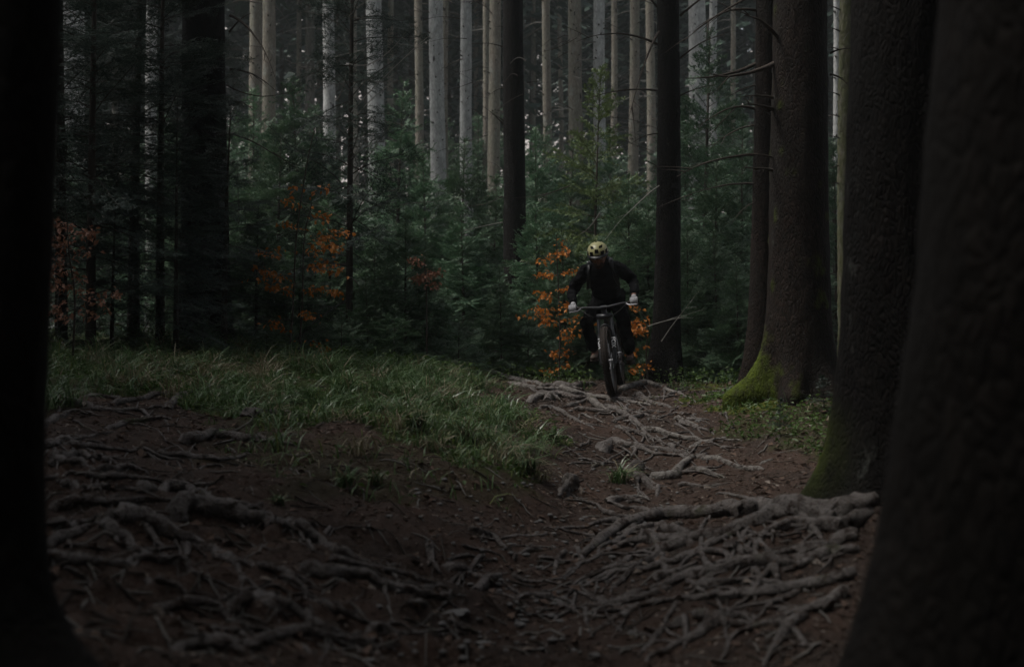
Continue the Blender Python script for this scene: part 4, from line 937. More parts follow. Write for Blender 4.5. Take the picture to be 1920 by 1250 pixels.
# sedge tufts
TUFTS = [(612,712,70,'long pale sedge tuft at the top of the bank, right of two others'),(560,702,62,'long pale sedge tuft at the top of the bank under the middle orange beech'),(940,868,95,'drooping sedge tuft hanging over the bank edge, nearest the path'),
 (870,835,75,'drooping sedge tuft on the bank left of the one nearest the path'),(985,885,55,'small drooping sedge tuft at the lowest tip of the bank'),(650,912,48,'sedge tuft alone on the bare slope below the bank'),(702,906,40,'smaller sedge tuft right of the lone one on the bare slope'),
 (1160,905,48,'sedge tuft growing beside the root stump in the middle of the path'),(780,805,52,'sedge tuft in the middle of the bank'),(835,770,55,'sedge tuft on the upper bank above the drooping tufts'),(900,735,52,'sedge tuft by the left end of the root-crossed crest'),
 (1035,828,38,'little sedge tuft at the right edge of the bank beside the path'),(520,945,28,'tiny sedge tuft on the dark rooty slope'),(655,735,52,'sedge tuft below the pair at the top of the bank'),(740,640,34,'sedge tuft with pale blades under the low firs'),(470,760,40,'sedge tuft at the front of the grass above the roots'),(845,690,45,'sedge tuft on the bank top left of the crest roots')]
for k, (px, py, sz, lab) in enumerate(TUFTS):
    c = on_ground(px, py); rg = np.random.default_rng(700 + k); n = 70 if sz > 45 else 45
    s = sz / F * c[1]; mb = MB()
    P = np.stack([rg.normal(0, s * .16, n), rg.normal(0, s * .16, n), np.full(n, -.01)], -1)
    az = rg.random(n) * 6.283; az = np.where(rg.random(n) < .6, R(-60) + rg.normal(0, .9, n), az)
    dr = 1.0 if 'droop' in lab else .8
    for mi, (a, b) in enumerate(((0, int(n * .75)), (int(n * .75), n))):
        m_ = b - a; blades(P[a:b], s * rg.uniform(.8, 1.7, m_), rg.uniform(.008, .014, m_), az[a:b], rg.uniform(.5, 1.25, m_) * dr, rg, mb, mi)
    o = mb.build('sedge_tuft', [M['sedge'], M['grass_dry']], None); o.location = c; tag(o, lab, 'grass tuft', 'sedge tufts on the bank')

# ------------------------------------------------------------------ beech saplings with orange leaves
def beech(name, stems, sprays, label, material, seed, leaf_n=40, size=.055):
    """stems: polylines (column,row,distance); sprays: (x0,y0,x1,y1,Y) leafy branches"""
    rg = np.random.default_rng(seed); w = MB(); f = MB()
    base = unproj(*stems[0][0]); base[2] = float(ground_z(base[0], base[1]))
    for st in stems:
        P = np.array([unproj(*p) for p in st]) - base; P[0, 2] = min(P[0, 2], -.03)
        Q = catmull(P, 14); s = np.linspace(0, 1, 14); w.tube(Q, .010 * (1 - .75 * s) + .002, 5)
    for (x0, y0, x1, y1, Y, dens) in sprays:
        a = unproj(x0, y0, Y) - base; b = unproj(x1, y1, Y + rg.uniform(-.35, .35)) - base; L = np.linalg.norm(b - a); s = np.linspace(0, 1, 8)[:, None]
        pts = a + (b - a) * s + np.array([0, 0, .12 * L]) * (4 * s * (1 - s)) * .6
        w.tube(pts, .004 * (1 - .7 * s[:, 0]), 4, cap=False)
        n = int(leaf_n * dens * L); t = .15 + .85 * rg.random(n) ** .7
        p = np.stack([np.interp(t, s[:, 0], pts[:, k]) for k in range(3)], -1)
        p += np.stack([rg.normal(0, .035, n), rg.normal(0, .11, n), rg.normal(-.012, .025, n)], -1)
        leaves(p, size, rg, f, 0, tilt=.6, asp=.62, down=.45)
    t = empty(name, base); w.build('stem', M['dead'], t); o = f.build('leaves', material, t, smooth=False); o['kind'] = 'stuff'
    tag(t, label, 'sapling', 'beech saplings holding autumn leaves'); return t
Yb = 15.6
beech('beech_sapling', [[(542,680,Yb),(550,560,Yb),(556,440,Yb),(575,310,Yb),(590,240,Yb)],[(560,680,Yb),(567,560,Yb),(570,450,Yb),(585,380,Yb)]],
 [(572,450,660,435,Yb,1),(570,480,640,460,Yb,1.2),(575,420,620,400,Yb,1),(565,505,650,510,Yb,.8),(560,475,490,475,Yb,.9),(556,540,480,500,Yb,.9),(560,545,640,548,Yb,1.2),(555,555,510,535,Yb,1.2),(575,400,540,375,Yb,.7),(580,370,620,345,Yb,.5),(570,440,530,415,Yb,.7),(555,520,470,525,Yb,.6),(550,600,510,605,Yb,.8),(555,590,600,595,Yb,.8),(552,625,495,612,Yb,.5),(558,640,625,655,Yb,.6),(560,660,660,690,Yb,.4),(575,350,545,345,Yb,.4),(580,460,620,440,Yb,1.2),(570,500,620,490,Yb,1.0)],
 'two-stemmed beech sapling with bright orange leaves left of centre', M['beech'], 31, leaf_n=78, size=.058)
Yc = 16.8
beech('beech_sapling', [[(1048,705,Yc),(1050,620,Yc),(1047,540,Yc),(1043,440,Yc)]],
 [(1047,480,1015,490,Yc,1.2),(1046,480,1062,470,Yc,1.2),(1048,520,1012,512,Yc,1.2),(1048,515,1080,505,Yc,1.2),(1048,545,1070,540,Yc,1.2),(1049,560,1010,548,Yc,1),(1050,600,975,588,Yc,.8),(1050,590,1000,578,Yc,.9),(1050,610,1012,600,Yc,1),(1049,580,1068,570,Yc,1),(1049,625,1070,618,Yc,1.1),(1049,640,1065,632,Yc,1.1),(1049,665,1068,655,Yc,1.0),(1049,668,1035,660,Yc,1.0),(1046,460,1055,452,Yc,1),(1050,600,1118,600,Yc,.7),(1050,620,1112,625,Yc,.5),(1050,690,1025,700,Yc,.7),(1048,690,1060,680,Yc,.6)],
 'slender beech sapling with orange leaves at the cyclist\'s side, left of the bicycle', M['beech'], 32, leaf_n=84, size=.054)
beech('beech_sapling', [[(1215,712,Yc),(1212,660,Yc),(1216,610,Yc)]],
 [(1215,612,1170,605,Yc,1.2),(1214,618,1165,625,Yc,1.2),(1215,610,1200,595,Yc,1),(1213,650,1172,660,Yc,.7),(1213,655,1205,645,Yc,.6),(1213,692,1182,690,Yc,1.2),(1213,690,1212,685,Yc,1),(1214,600,1185,575,Yc,.6),(1214,620,1190,618,Yc,1.2)],
 'low beech sapling with orange leaves between the bicycle and the dark spruce', M['beech'], 33, leaf_n=78, size=.054)
Yd = 12.8
beech('beech_sapling', [[(135,650,Yd),(140,560,Yd),(130,480,Yd),(125,400,Yd)]],
 [(130,450,180,435,Yd,1),(128,440,95,450,Yd,1.6),(132,480,95,490,Yd,1.6),(130,470,165,470,Yd,1.2),(133,500,100,515,Yd,1.6),(133,510,150,520,Yd,1.4),(135,530,95,540,Yd,1.2),(136,540,150,545,Yd,1),(138,570,90,585,Yd,1),(138,560,205,570,Yd,.7),(138,580,185,590,Yd,.9),(138,590,110,600,Yd,1),(130,430,110,420,Yd,1.2),(131,460,110,455,Yd,1.6),(160,560,230,550,Yd,.5)],
 'dim copper-leaved beech sapling beside the foreground trunk on the left', M['copper'], 34, leaf_n=95, size=.052)
beech('beech_sapling', [[(800,640,16.9),(800,560,16.9),(795,480,16.9)]],
 [(798,500,770,485,16.9,1.6),(798,520,780,525,16.9,1.6),(798,520,825,510,16.9,1.6),(798,515,805,512,16.9,1.6),(799,535,820,535,16.9,1)],
 'small faded copper beech spray deep among the firs left of the lone dark spruce', M['copper'], 35, leaf_n=150, size=.045)

# ------------------------------------------------------------------ stones, stumps
def stone(px, py, w, hgt, label, seed, material=None):
    c = on_ground(px, py); s = w / F * c[1] / 2; bm = bmesh.new(); bmesh.ops.create_icosphere(bm, subdivisions=4, radius=1)
    V = np.array([v.co[:] for v in bm.verts]); d = fbm(V * 1.3 + seed, seed, 3)
    for v, k in zip(bm.verts, d): v.co = v.co * (1 + .28 * k); v.co.x *= s; v.co.y *= s * .8; v.co.z *= s * hgt
    me = bpy.data.meshes.new('stone'); bm.to_mesh(me); bm.free(); me.materials.append(material or M['stone'])
    for p in me.polygons: p.use_smooth = True
    o = link('stone', me); o.location = c + np.array([0, 0, s * hgt * .02]); o.rotation_euler = (0, 0, seed * 1.3); tag(o, label, 'stone', 'stones on the path'); return o
stone(855, 1152, 62, .22, 'largest pale flat stone at the left edge of the path', 1)
stone(973, 1170, 26, .4, 'small pale stone in the middle of the foreground path', 2)
stone(905, 1210, 30, .3, 'flat grey stone below the largest pale stone', 3)
stone(1003, 1003, 14, .6, 'tiny rounded stone where the path narrows below the bank', 4)
stone(1309, 790, 12, .6, 'tiny grey stone beside the thin roots on the upper path', 5)
stone(968, 1165, 12, .5, 'tiny dark stone touching the small pale stone', 6)
stone(1112, 1235, 24, .4, 'pale stone at the bottom right end of the path', 7)
def stump(px, py, w, h_, label, seed, legs):
    c = on_ground(px, py); s = F / c[1]; t = empty('root_stump', c); rg = np.random.default_rng(seed)
    mb = MB(); z = np.linspace(-.05, h_ / s, 7); rr = w / s / 2 * (1.35 - .55 * np.linspace(0, 1, 7)); rr[-1] *= .75
    mb.tube(np.stack([z * .25, z * 0, z], -1), rr, 18, jit=.15, seed=seed, gnarl=.6); mb.build('stump', M['root_dark'], t)
    for (dx, dy, r) in legs:
        e = on_ground(px + dx, py + dy) - c; u = np.linspace(0, 1, 9)[:, None]
        P = np.array([0, 0, h_ / s * .3]) * (1 - u) ** 2 + e * u; P += fbm(np.hstack([u * 5, u * 0 + dx, u * 0]), seed, 2)[:, None] * .03 * u * np.array([1, .6, .3])
        m2 = MB(); m2.tube(P, r / s * .75 * (1 - .6 * u[:, 0]), 10, jit=.1, seed=seed, gnarl=.4); m2.build('root', M['root_dark'], t)
    tag(t, label, 'stump')
stump(1190, 893, 32, 30, 'gnarled root stump in mid path with a sedge tuft at its left', 3, [(40,30,9),(-35,-18,6),(20,45,7),(60,22,8)])
stump(1065, 912, 36, 24, 'dark knotted root stump at the tip of the grassy bank', 4, [(40,15,7),(-25,20,9),(25,-10,6),(5,25,8)])

# ------------------------------------------------------------------ bicycle and rider
# rider's frame: x forward, y to the rider's left, z up, origin where the front tyre meets the ground
wheel = on_ground(1149, 745)
ang = R(9)
fx = Vector((-math.sin(ang), -math.cos(ang), 0)); ly = Vector((math.cos(ang), -math.sin(ang), 0))
B = Matrix((( fx.x, ly.x, 0, 0), (fx.y, ly.y, 0, 0), (0, 0, 1, 0), (0, 0, 0, 1)))
RIG = Matrix.Translation(Vector(wheel) + Vector((0, 0, .02))) @ B @ Matrix.Rotation(R(7), 4, 'X') @ Matrix.Rotation(R(3), 4, 'Y')
M['black_cloth'] = plain('black_jacket_cloth', (.004, .004, .005), .9, .08, nscale=90)
M['trousers'] = plain('black_trousers_cloth', (.0035, .0035, .004), .95, .06, nscale=90)
M['skin'] = plain('skin', (.30, .15, .11), .55, .35, nz=.15)
M['glove'] = plain('white_glove', (.34, .34, .355), .8, .2, nz=.12)
M['lime'] = plain('pale_lime_shell', (.32, .305, .15), .4, .4, nz=.08)
M['blk'] = plain('black_plastic', (.010, .0105, .012), .45, .35)
M['rubber'] = plain('tyre_rubber', (.038, .031, .027), .85, .2, nscale=30)
M['metal'] = plain('dark_painted_metal', (.018, .020, .024), .35, .5)
M['alu'] = plain('worn_aluminium', (.32, .32, .34), .4, .5, metal=.6)
M['white'] = plain('white_print', (.75, .75, .76), .5, .3, nz=.05)
M['shoe'] = plain('brown_shoe', (.07, .055, .045), .8, .3)

bike = empty('mountain_bike'); bike.matrix_world = RIG
tag(bike, 'black mountain bike with wide bars coming head-on over the roots', 'bicycle')
AX = np.array([0, 0, .37]); SH = np.array([-.42, 0, .9]); SH /= np.linalg.norm(SH)  # steering axis direction
def wheel_build(c, parent):
    w = MB(); w.torus(c, .338, .034, 72, 12, flat=1.08)
    for k in range(72):
        a = k * 2 * math.pi / 72
        for yy, dr in ((-.013, .0), (.013, .0), (-.034, -.011), (.034, -.011)):
            aa = a + (.04 if yy > 0 else 0)
            w.box(c + np.array([math.cos(aa) * (.371 + dr), yy, math.sin(aa) * (.371 + dr)]), (.010, .011, .018), Matrix.Rotation(-aa, 4, 'Y'))
    wl = empty('wheel'); wl.parent = parent
    w.build('tyre', M['rubber'], wl, smooth=False)
    r = MB(); r.torus(c, .302, .012, 64, 8, flat=1.3); r.build('rim', M['metal'], wl)
    s = MB()
    for k in range(28):
        a = k * 2 * math.pi / 28; sg = 1 if k % 2 else -1
        s.tube([c + np.array([math.cos(a + .35 * (1 if k % 4 < 2 else -1)) * .025, sg * .028, math.sin(a + .35) * .025]), c + np.array([math.cos(a) * .295, 0, math.sin(a) * .295])], .0022, 4, cap=False)
    s.build('spokes', M['alu'], wl)
    h_ = MB(); h_.tube([c + np.array([0, -.05, 0]), c + np.array([0, .05, 0])], .02, 12); h_.build('hub', M['alu'], wl)
    d = MB(); d.torus(c + np.array([0, .045, 0]), .075, .012, 32, 6, flat=.15); d.build('brake_disc', M['alu'], wl)
wheel_build(AX, bike); wheel_build(np.array([-1.2, 0, .37]), bike)
f = MB()
top = AX + SH * .50
for sg in (1, -1):
    o = np.array([0, sg * .072, 0])
    f.tube([AX + o + SH * .28, top + o + SH * .02], .0175, 12)
f.box(top + SH * .02, (.05, .17, .045), Matrix.Rotation(-math.atan2(.42, .9), 4, 'Y'))
fork = f.build('fork', M['metal'], bike)
lo = MB()
for sg in (1, -1):
    o = np.array([.0, sg * .072, 0]); lo.tube([AX + o - SH * .03, AX + o + SH * .05, AX + o + SH * .31, AX + o + SH * .32], [.020, .024, .024, .021], 12)
a = np.linspace(0, math.pi, 11); lo.tube(np.stack([AX[0] + .035 + SH[0] * .30 + 0 * a, np.cos(a) * .066, AX[2] + SH[2] * .30 + np.sin(a) * .115], -1), .013, 8)
low_f = lo.build('fork_lowers', M['blk'], bike)
def lettering(txt, size, mtx, parent, material):
    cu = bpy.data.curves.new('lettering', 'FONT'); cu.body = txt; cu.size = size; cu.align_x = 'CENTER'; cu.align_y = 'CENTER'; cu.extrude = .0012; cu.offset = .0018
    ob = bpy.data.objects.new('lettering', cu); COL.objects.link(ob); bpy.context.view_layer.update()
    me = bpy.data.meshes.new_from_object(ob.evaluated_get(bpy.context.evaluated_depsgraph_get())); bpy.data.objects.remove(ob); me.materials.clear(); me.materials.append(material)
    o = link('lettering', me, parent); o.matrix_local = mtx; return o
zax = Vector((SH[2], 0, -SH[0]))  # faces forward, square to the leg
for sg in (1, -1):
    c = AX + np.array([0, sg * .072, 0]) + SH * .20
    xa = Vector(-SH); za = zax; ya = za.cross(xa)
    mt = Matrix(((xa.x, ya.x, za.x, c[0] + za.x * .025), (xa.y, ya.y, za.y, c[1]), (xa.z, ya.z, za.z, c[2] + za.z * .025), (0, 0, 0, 1)))
    lettering('FOX', .062, mt, low_f, M['white'])
ht0 = top + SH * .05; ht1 = top + SH * .10; bar_c = top + SH * .125 + np.array([.045, 0, 0])
BB = np.array([-.77, 0, .305]); ST = np.array([-.93, 0, .78]); RA = np.array([-1.2, 0, .37])
fr = MB(); fr.tube([ht0, ht1], .028, 12); fr.tube([ht0 + SH * .02, BB], .027, 10); fr.tube([ht1 - SH * .02, ST], .022, 10); fr.tube([BB, ST + (ST - BB) * .05], .019, 10)
for sg in (1, -1):
    o = np.array([0, sg * .065, 0]); fr.tube([BB + o * .5, RA + o], .012, 8); fr.tube([ST + o * .3, RA + o], .010, 8)
fr.build('frame', M['metal'], bike)
sp = MB(); sp.tube([ST, ST + (ST - BB) * .28], .014, 8); sp.build('seat_post', M['blk'], bike)
sd = MB(); sc = ST + (ST - BB) * .30; sd.ell(sc + np.array([.02, 0, .01]), (.14, .05, .025)); sd.ell(sc + np.array([-.08, 0, .015]), (.07, .075, .028)); sd.build('saddle', M['blk'], bike)
st = MB(); st.tube([ht1, top + SH * .14], .020, 10); st.tube([top + SH * .12, bar_c], .021, 10); st.tube([bar_c + np.array([0, -.03, 0]), bar_c + np.array([0, .03, 0])], .026, 10); st.build('stem', M['metal'], bike)
by = np.array([-.385, -.30, -.20, -.10, -.05, 0, .05, .10, .20, .30, .385])
BARP = np.stack([bar_c[0] - .03 * (np.abs(by) / .385) ** 2 - .005, by, bar_c[2] + .022 * np.clip((np.abs(by) - .04) / .16, 0, 1)], -1)
hb = MB(); hb.tube(BARP, [.0115, .0115, .0115, .0135, .0155, .0155, .0155, .0135, .0115, .0115, .0115], 10); hbar = hb.build('handlebar', M['metal'], bike)
for sg in (0, 1):
    s = BARP[::-1] if sg else BARP
    gr = MB(); gr.tube([s[0], s[0] + (s[1] - s[0]) * 1.5], .017, 12); gr.build('grip', M['rubber'], hbar)
    lv = MB(); e = s[1] + (s[2] - s[1]) * .5; sgn = 1 if sg else -1
    lv.tube([e + np.array([.02, 0, -.01]), e + np.array([.055, sgn * .03, -.025]), e + np.array([.06, sgn * .12, -.03])], [.010, .006, .005], 6); lv.build('brake_lever', M['alu'], hbar)
    cb = MB(); u = np.linspace(0, 1, 14)[:, None]; P0 = e + np.array([.03, 0, -.01]); P1 = top + np.array([.03, sgn * .02, .02])
    cb.tube(P0 + (P1 - P0) * u + np.array([.09, 0, -.03]) * (4 * u * (1 - u)), .003, 5); cb.build('brake_hose', M['blk'], bike)
# cranks: rider's right pedal high and forward, left pedal low and back
CR = R(16); cd = np.array([math.cos(CR), 0, math.sin(CR)]) * .17
PR = BB + cd + np.array([0, -.20, 0]); PL = BB - cd + np.array([0, .16, 0])
for sg, cdd, P in ((-1, cd, PR), (1, -cd, PL)):
    c = MB(); c.tube([BB + np.array([0, sg * .06, 0]), BB + cdd + np.array([0, sg * .085, 0])], [.017, .013], 8); cr = c.build('crank', M['alu'], bike)
    p = MB(); p.box(P, (.10, .10, .016)); p.tube([P + np.array([0, -sg * .09, 0]), P], .007, 6); p.build('pedal', M['blk'], bike)
ch = MB(); ch.torus(BB + np.array([0, -.045, 0]), .07, .008, 32, 6, flat=.4); ch.build('chainring', M['alu'], bike)

def skin_obj(pts, edges, rad, sub=2, extra=None, voxel=None, disp=0.0, seed=0, name='x', mats=None, smooth=0):
    me = bpy.data.meshes.new('tmp'); me.from_pydata([tuple(p) for p in pts], edges, []); ob = bpy.data.objects.new('tmp', me); COL.objects.link(ob)
    ob.modifiers.new('s', 'SKIN'); sk = me.skin_vertices[0].data
    for k, r in enumerate(rad): sk[k].radius = r if isinstance(r, tuple) else (r, r); sk[k].use_root = (k == 0)
    m_ = ob.modifiers.new('u', 'SUBSURF'); m_.levels = sub; m_.render_levels = sub
    bpy.context.view_layer.update(); dg = bpy.context.evaluated_depsgraph_get(); out = bpy.data.meshes.new_from_object(ob.evaluated_get(dg)); bpy.data.objects.remove(ob)
    if extra is not None or voxel:
        bm = bmesh.new(); bm.from_mesh(out)
        if extra is not None: bm.from_mesh(extra.mesh('tmp2', []))
        bm.to_mesh(out); bm.free()
        if voxel:
            ob = bpy.data.objects.new('tmp', out); COL.objects.link(ob); m_ = ob.modifiers.new('r', 'REMESH'); m_.mode = 'VOXEL'; m_.voxel_size = voxel; m_.use_smooth_shade = True
            if smooth: q = ob.modifiers.new('sm', 'SMOOTH'); q.iterations = smooth; q.factor = .5
            bpy.context.view_layer.update(); o2 = bpy.data.meshes.new_from_object(ob.evaluated_get(bpy.context.evaluated_depsgraph_get())); bpy.data.objects.remove(ob); out = o2
    V = np.zeros(len(out.vertices) * 3, np.float32); out.vertices.foreach_get('co', V); V = V.reshape(-1, 3)
    if disp:
        N = np.array([v.normal[:] for v in out.vertices]); V = V + N * (fbm(V * np.array([14, 14, 22.]), seed, 3) * disp)[:, None]
        out.vertices.foreach_set('co', V.astype(np.float32).ravel())
    out.materials.clear()
    for m_ in (mats or []): out.materials.append(m_)
    out.polygons.foreach_set('use_smooth', np.ones(len(out.polygons), bool)); out.update(); return out

hip = np.array([-.98, 0, 1.02]); chest = np.array([-.60, 0, 1.27]); neckb = np.array([-.49, 0, 1.385]); headc = np.array([-.37, 0, 1.50])
HANDS = {}
for sg in (1, -1):
    k = 2 if sg > 0 else 0
    hp = np.array([BARP[1][0] + .0, sg * .335, BARP[1][2]]); HANDS[sg] = hp
def limb(sg):
    hp = HANDS[sg]
    sh = np.array([-.535, sg * .185, 1.335]); el = np.array([-.57, sg * .345, 1.16]) if sg > 0 else np.array([-.56, sg * .355, 1.15]); wr = hp + np.array([-.085, -sg * .004, .055])
    hj = hip + np.array([.02, sg * .095, -.02])
    foot = PL if sg > 0 else PR
    kn = np.array([-.62, sg * .17, .72]) if sg > 0 else np.array([-.48, sg * .235, .78])
    an = foot + np.array([-.07, 0, .125])
    return sh, el, wr, hj, kn, an, foot
# body
pts = [hip, hip + np.array([.15, 0, .10]), chest, neckb, neckb + np.array([.05, 0, .055]), headc]
edges = [(0, 1), (1, 2), (2, 3), (3, 4), (4, 5)]
rad = [(.13, .10), (.125, .095), (.14, .10), (.075, .07), (.055, .055), (.07, .08)]
for sg in (1, -1):
    sh, el, wr, hj, kn, an, ft = limb(sg); b = len(pts)
    pts += [sh * .92 + chest * .08, el, wr]; edges += [(2, b), (b, b + 1), (b + 1, b + 2)]; rad += [.045, .038, .030]
    b = len(pts); pts += [hj, kn, an, an + np.array([.02, 0, -.06]), ft + np.array([.06, 0, .04])]; edges += [(0, b), (b, b + 1), (b + 1, b + 2), (b + 2, b + 3), (b + 3, b + 4)]; rad += [.085, .062, .042, .04, .035]
hd = MB(); HR = Matrix.Rotation(R(17), 4, 'Y')   # face turned down to the path
def hl(x, y, z): return headc + np.array((HR.to_3x3() @ Vector((x, y, z)))[:])
hd.ell(headc, (.10, .077, .118), 24, 16, HR); hd.ell(hl(.03, 0, -.065), (.062, .056, .06), 18, 12, HR)
hd.ell(hl(.105, 0, -.022), (.020, .015, .027), 10, 8, HR); hd.ell(hl(.085, 0, .012), (.018, .055, .010), 12, 8, HR); hd.ell(hl(.088, 0, -.105), (.018, .026, .015), 10, 8, HR)
hd.ell(hl(.097, 0, -.066), (.010, .026, .006), 10, 6, HR); hd.ell(hl(.097, 0, -.078), (.010, .023, .006), 10, 6, HR)
for sg in (1, -1):
    hd.ell(hl(-.005, sg * .080, -.02), (.018, .010, .032), 10, 8, HR); hd.ell(hl(.078, sg * .042, -.035), (.02, .02, .018), 10, 8, HR)
body = skin_obj(pts, edges, rad, 2, hd, .0075, 0, 0, mats=[M['skin']], smooth=2)
person = link('person', body); person.matrix_world = RIG
tag(person, 'person in black clothes, white gloves and a pale lime helmet standing on bicycle pedals', 'person')
def eyes():
    e = MB()
    for sg in (1, -1): e.ell(hl(.090, sg * .032, -.008), (.010, .013, .010), 12, 8)
    return e
eyes().build('eyes', M['white'], person)
brd = MB(); brd.ell(hl(.058, 0, -.088), (.052, .058, .042), 18, 12, HR); M['beard'] = plain('dark_beard', (.05, .032, .024), .9, .2); brd.build('beard', M['beard'], person)
# jacket
pts = [hip + np.array([-.01, 0, .0]), hip + np.array([.14, 0, .09]), np.array([-.70, 0, 1.215]), chest, neckb + np.array([-.01, 0, -.01]), neckb + np.array([.025, 0, .045])]
edges = [(0, 1), (1, 2), (2, 3), (3, 4), (4, 5)]; rad = [(.185, .135), (.175, .13), (.185, .135), (.18, .125), (.11, .10), (.085, .085)]
for sg in (1, -1):
    sh, el, wr, *_ = limb(sg); b = len(pts)
    pts += [sh + np.array([0, 0, .0]), (sh + el) / 2 + np.array([-.01, sg * .012, .0]), el, (el + wr) / 2, wr + np.array([-.005, 0, .005])]; edges += [(3, b), (b, b + 1), (b + 1, b + 2), (b + 2, b + 3), (b + 3, b + 4)]; rad += [.094, .076, .062, .055, .046]
link('jacket', skin_obj(pts, edges, rad, 2, None, .011, .012, 3, mats=[M['black_cloth']], smooth=1), person)
# trousers
pts = [hip]; edges = []; rad = [(.155, .125)]
for sg in (1, -1):
    sh, el, wr, hj, kn, an, ft = limb(sg); b = len(pts)
    pts += [hj, (hj + kn) / 2, kn, (kn + an) / 2, an + np.array([0, 0, -.01])]; edges += [(0, b), (b, b + 1), (b + 1, b + 2), (b + 2, b + 3), (b + 3, b + 4)]; rad += [.110, .094, .078, .076, .072]
link('trousers', skin_obj(pts, edges, rad, 2, None, .011, .010, 5, mats=[M['trousers']], smooth=1), person)
for sg in (1, -1):
    *_, ft = limb(sg); s = MB(); a = ft + np.array([0, 0, .03])
    s.ell(a + np.array([.07, 0, .012]), (.10, .046, .036), 16, 10); s.ell(a + np.array([-.07, 0, .025]), (.065, .040, .05), 16, 10); s.tube([a + np.array([-.075, 0, .03]), a + np.array([-.075, 0, .11])], [.045, .042], 14)
    s.box(a + np.array([.01, 0, -.018]), (.25, .08, .018)); s.build('shoe', M['shoe'], person)
# gloves: palm behind the bar, four fingers wrapped over its front, thumb beneath
for sg in (1, -1):
    hp = HANDS[sg]; wr = limb(sg)[2]
    def hp_(x, y, z): return hp + np.array([x, sg * y, z])
    g = MB(); g.ell(hp_(-.036, 0, .034), (.040, .044, .022), 16, 10); g.tube([wr, hp_(-.045, 0, .036)], [.031, .030], 12)
    for yy, ln in ((-.032, .95), (-.011, 1.05), (.011, 1.0), (.032, .82)):
        ch = np.array([hp_(-.036, yy * .9, .036), hp_(.010 * ln, yy, .041), hp_(.034 * ln, yy, .012), hp_(.030 * ln, yy * .98, -.020 * ln), hp_(.008, yy * .97, -.032 * ln)])
        g.tube(catmull(ch, 14), np.linspace(.0125, .0092, 14), 10); g.ell(ch[-1], (.0092, .0092, .0092), 8, 6); g.ell(ch[1], (.0135, .0115, .0125), 8, 6)
    ch = np.array([hp_(-.040, -.034, .022), hp_(-.022, -.050, -.008), hp_(.006, -.048, -.026), hp_(.020, -.040, -.028)]); g.tube(catmull(ch, 10), np.linspace(.016, .0105, 10), 10); g.ell(ch[-1], (.0105, .0105, .0105), 8, 6)
    ob = g.build('glove', M['glove'], None); md = ob.modifiers.new('r', 'REMESH'); md.mode = 'VOXEL'; md.voxel_size = .0042; md.use_smooth_shade = True
    bpy.context.view_layer.update(); me = bpy.data.meshes.new_from_object(ob.evaluated_get(bpy.context.evaluated_depsgraph_get())); bpy.data.objects.remove(ob)
    me.materials.clear(); me.materials.append(M['glove']); gl = link('glove', me, person)
    st_ = MB(); st_.box(hp_(.006, 0, .056), (.014, .06, .004)); st_.build('knuckle_patch', M['blk'], gl)
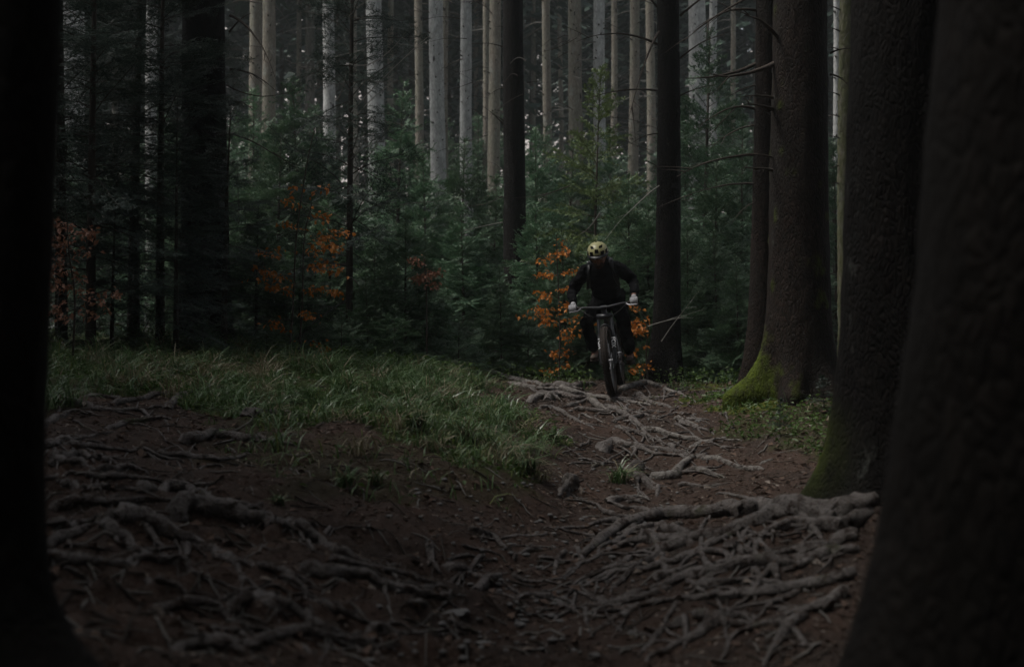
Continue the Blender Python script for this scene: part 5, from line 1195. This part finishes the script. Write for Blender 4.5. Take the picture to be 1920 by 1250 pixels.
# helmet
def helmet():
    hm = empty('helmet'); hm.parent = person
    hr = Matrix.Rotation(R(21), 4, 'Y'); c = headc + np.array((hr.to_3x3() @ Vector((-.012, 0, .03)))[:])
    A = np.array([.145, .118, .125]); nu, nv = 96, 44
    ph = np.linspace(0, 2 * math.pi, nu, endpoint=False); th = np.linspace(.02, R(97), nv)
    T, Pp = np.meshgrid(th, ph, indexing='ij')
    U = np.stack([np.sin(T) * np.cos(Pp), np.sin(T) * np.sin(Pp), np.cos(T)], -1)
    vents = [(-.50, .13, .13, .20), (.50, .13, .13, .20), (0, .40, .14, .14), (0, -.04, .19, .09), (-.40, .66, .13, .075), (.40, .66, .13, .075), (-.86, .12, .06, .16), (.86, .12, .06, .16)]
    y_, z_, x_ = U[..., 1], U[..., 2] * 1.05 - .12, U[..., 0]
    hole = np.zeros(T.shape, bool)
    for (vy, vz, wy, wz) in vents: hole |= (np.abs(y_ - vy) < wy) & (np.abs(z_ - vz) < wz) & (x_ > -.1)
    for (vy, vx, wy, wx) in ((-.3, -.35, .12, .18), (.3, -.35, .12, .18), (0, -.2, .1, .15)): hole |= (np.abs(y_ - vy) < wy) & (np.abs(x_ - vx) < wx) & (U[..., 2] > .3)
    depth = np.where(hole, .80, 1.0)[..., None]
    V = U * A * depth
    low = (T > R(78)) ; mi = np.zeros((nv - 1, nu), int)
    hq = hole[:-1] | hole[1:]; hq = hq | np.roll(hq, -1, 1)
    mi[hq] = 1; mi[(T[:-1] > R(80))] = 1
    V = (V.reshape(-1, 3) @ np.array(hr.to_3x3()).T) + c
    i = np.arange(nv - 1)[:, None] * nu; j = np.arange(nu)[None, :]; j2 = (j + 1) % nu
    q = np.stack([i + j, i + nu + j, i + nu + j2, i + j2], -1).reshape(-1, 4); mf = mi.reshape(-1)
    mb = MB(); mb.add(V, q[mf == 0], 0); mb.add(V, q[mf == 1], 1)
    mb.build('shell', [M['lime'], M['blk']], hm)
    v = MB(); a = np.linspace(R(-62), R(62), 15); rows = []
    for dr, dz in ((1.0, .0), (1.05, -.004), (1.20, -.012), (1.21, -.020), (1.04, -.015), (.99, -.01)):
        kx = 1 + (dr - 1) * np.cos(a) ** .6
        P = np.stack([A[0] * kx * np.cos(a), A[1] * (1 + (dr - 1) * .25) * np.sin(a), np.full(15, .012 + dz)], -1); rows.append(P @ np.array(hr.to_3x3()).T + c)
    V = np.vstack(rows); n = 15; i = np.arange(5)[:, None] * n; j = np.arange(n - 1)[None, :]
    v.add(V, np.stack([i + j, i + j + 1, i + n + j + 1, i + n + j], -1).reshape(-1, 4)); v.build('visor', M['blk'], hm)
    stp = MB()
    for sg in (1, -1):
        stp.tube([c + np.array([.02, sg * .105, -.03]), hl(.03, sg * .075, -.06), hl(.04, sg * .03, -.125), hl(.045, 0, -.13)], .006, 5)
    stp.build('chin_strap', M['blk'], hm)
helmet()
# backpack on his back
bp = empty('backpack'); bp.matrix_world = RIG
tag(bp, 'black backpack with grey strap buckles worn on the cyclist\'s back', 'backpack')
b = MB(); rot = Matrix.Rotation(R(52), 4, 'Y'); b.ell(np.array([-.80, 0, 1.36]), (.09, .15, .22), 20, 14, rot); b.build('bag', M['blk'], bp)
for sg in (1, -1):
    s = MB(); P = np.array([[-.66, sg * .10, 1.44], [-.58, sg * .115, 1.455], [-.49, sg * .12, 1.43], [-.44, sg * .13, 1.36], [-.46, sg * .15, 1.24], [-.56, sg * .17, 1.16]])
    s.tube(catmull(P, 18), .022, 8, flat=.5); sp_ = s.build('strap', M['blk'], bp)
    s = MB(); s.box(P[2] + np.array([.02, sg * .01, .014]), (.03, .03, .012)); s.build('buckle', M['alu'], sp_)

# ------------------------------------------------------------------ thin forest haze
hz = MB(); hz.box((0, 0, 0), (660, 480, 60)); hzm = bpy.data.materials.new('thin_haze'); hzm.use_nodes = True
hn = hzm.node_tree; hn.nodes.clear(); ho = hn.nodes.new('ShaderNodeOutputMaterial'); hv = hn.nodes.new('ShaderNodeVolumePrincipled')
hv.inputs['Color'].default_value = (.86, .93, .95, 1); hv.inputs['Density'].default_value = .0009; hv.inputs['Anisotropy'].default_value = .2
hn.links.new(hv.outputs[0], ho.inputs['Volume'])
ho_ = hz.build('haze', hzm, None, smooth=False); ho_.location = (0, 40, 27); tag(ho_, kind='stuff')
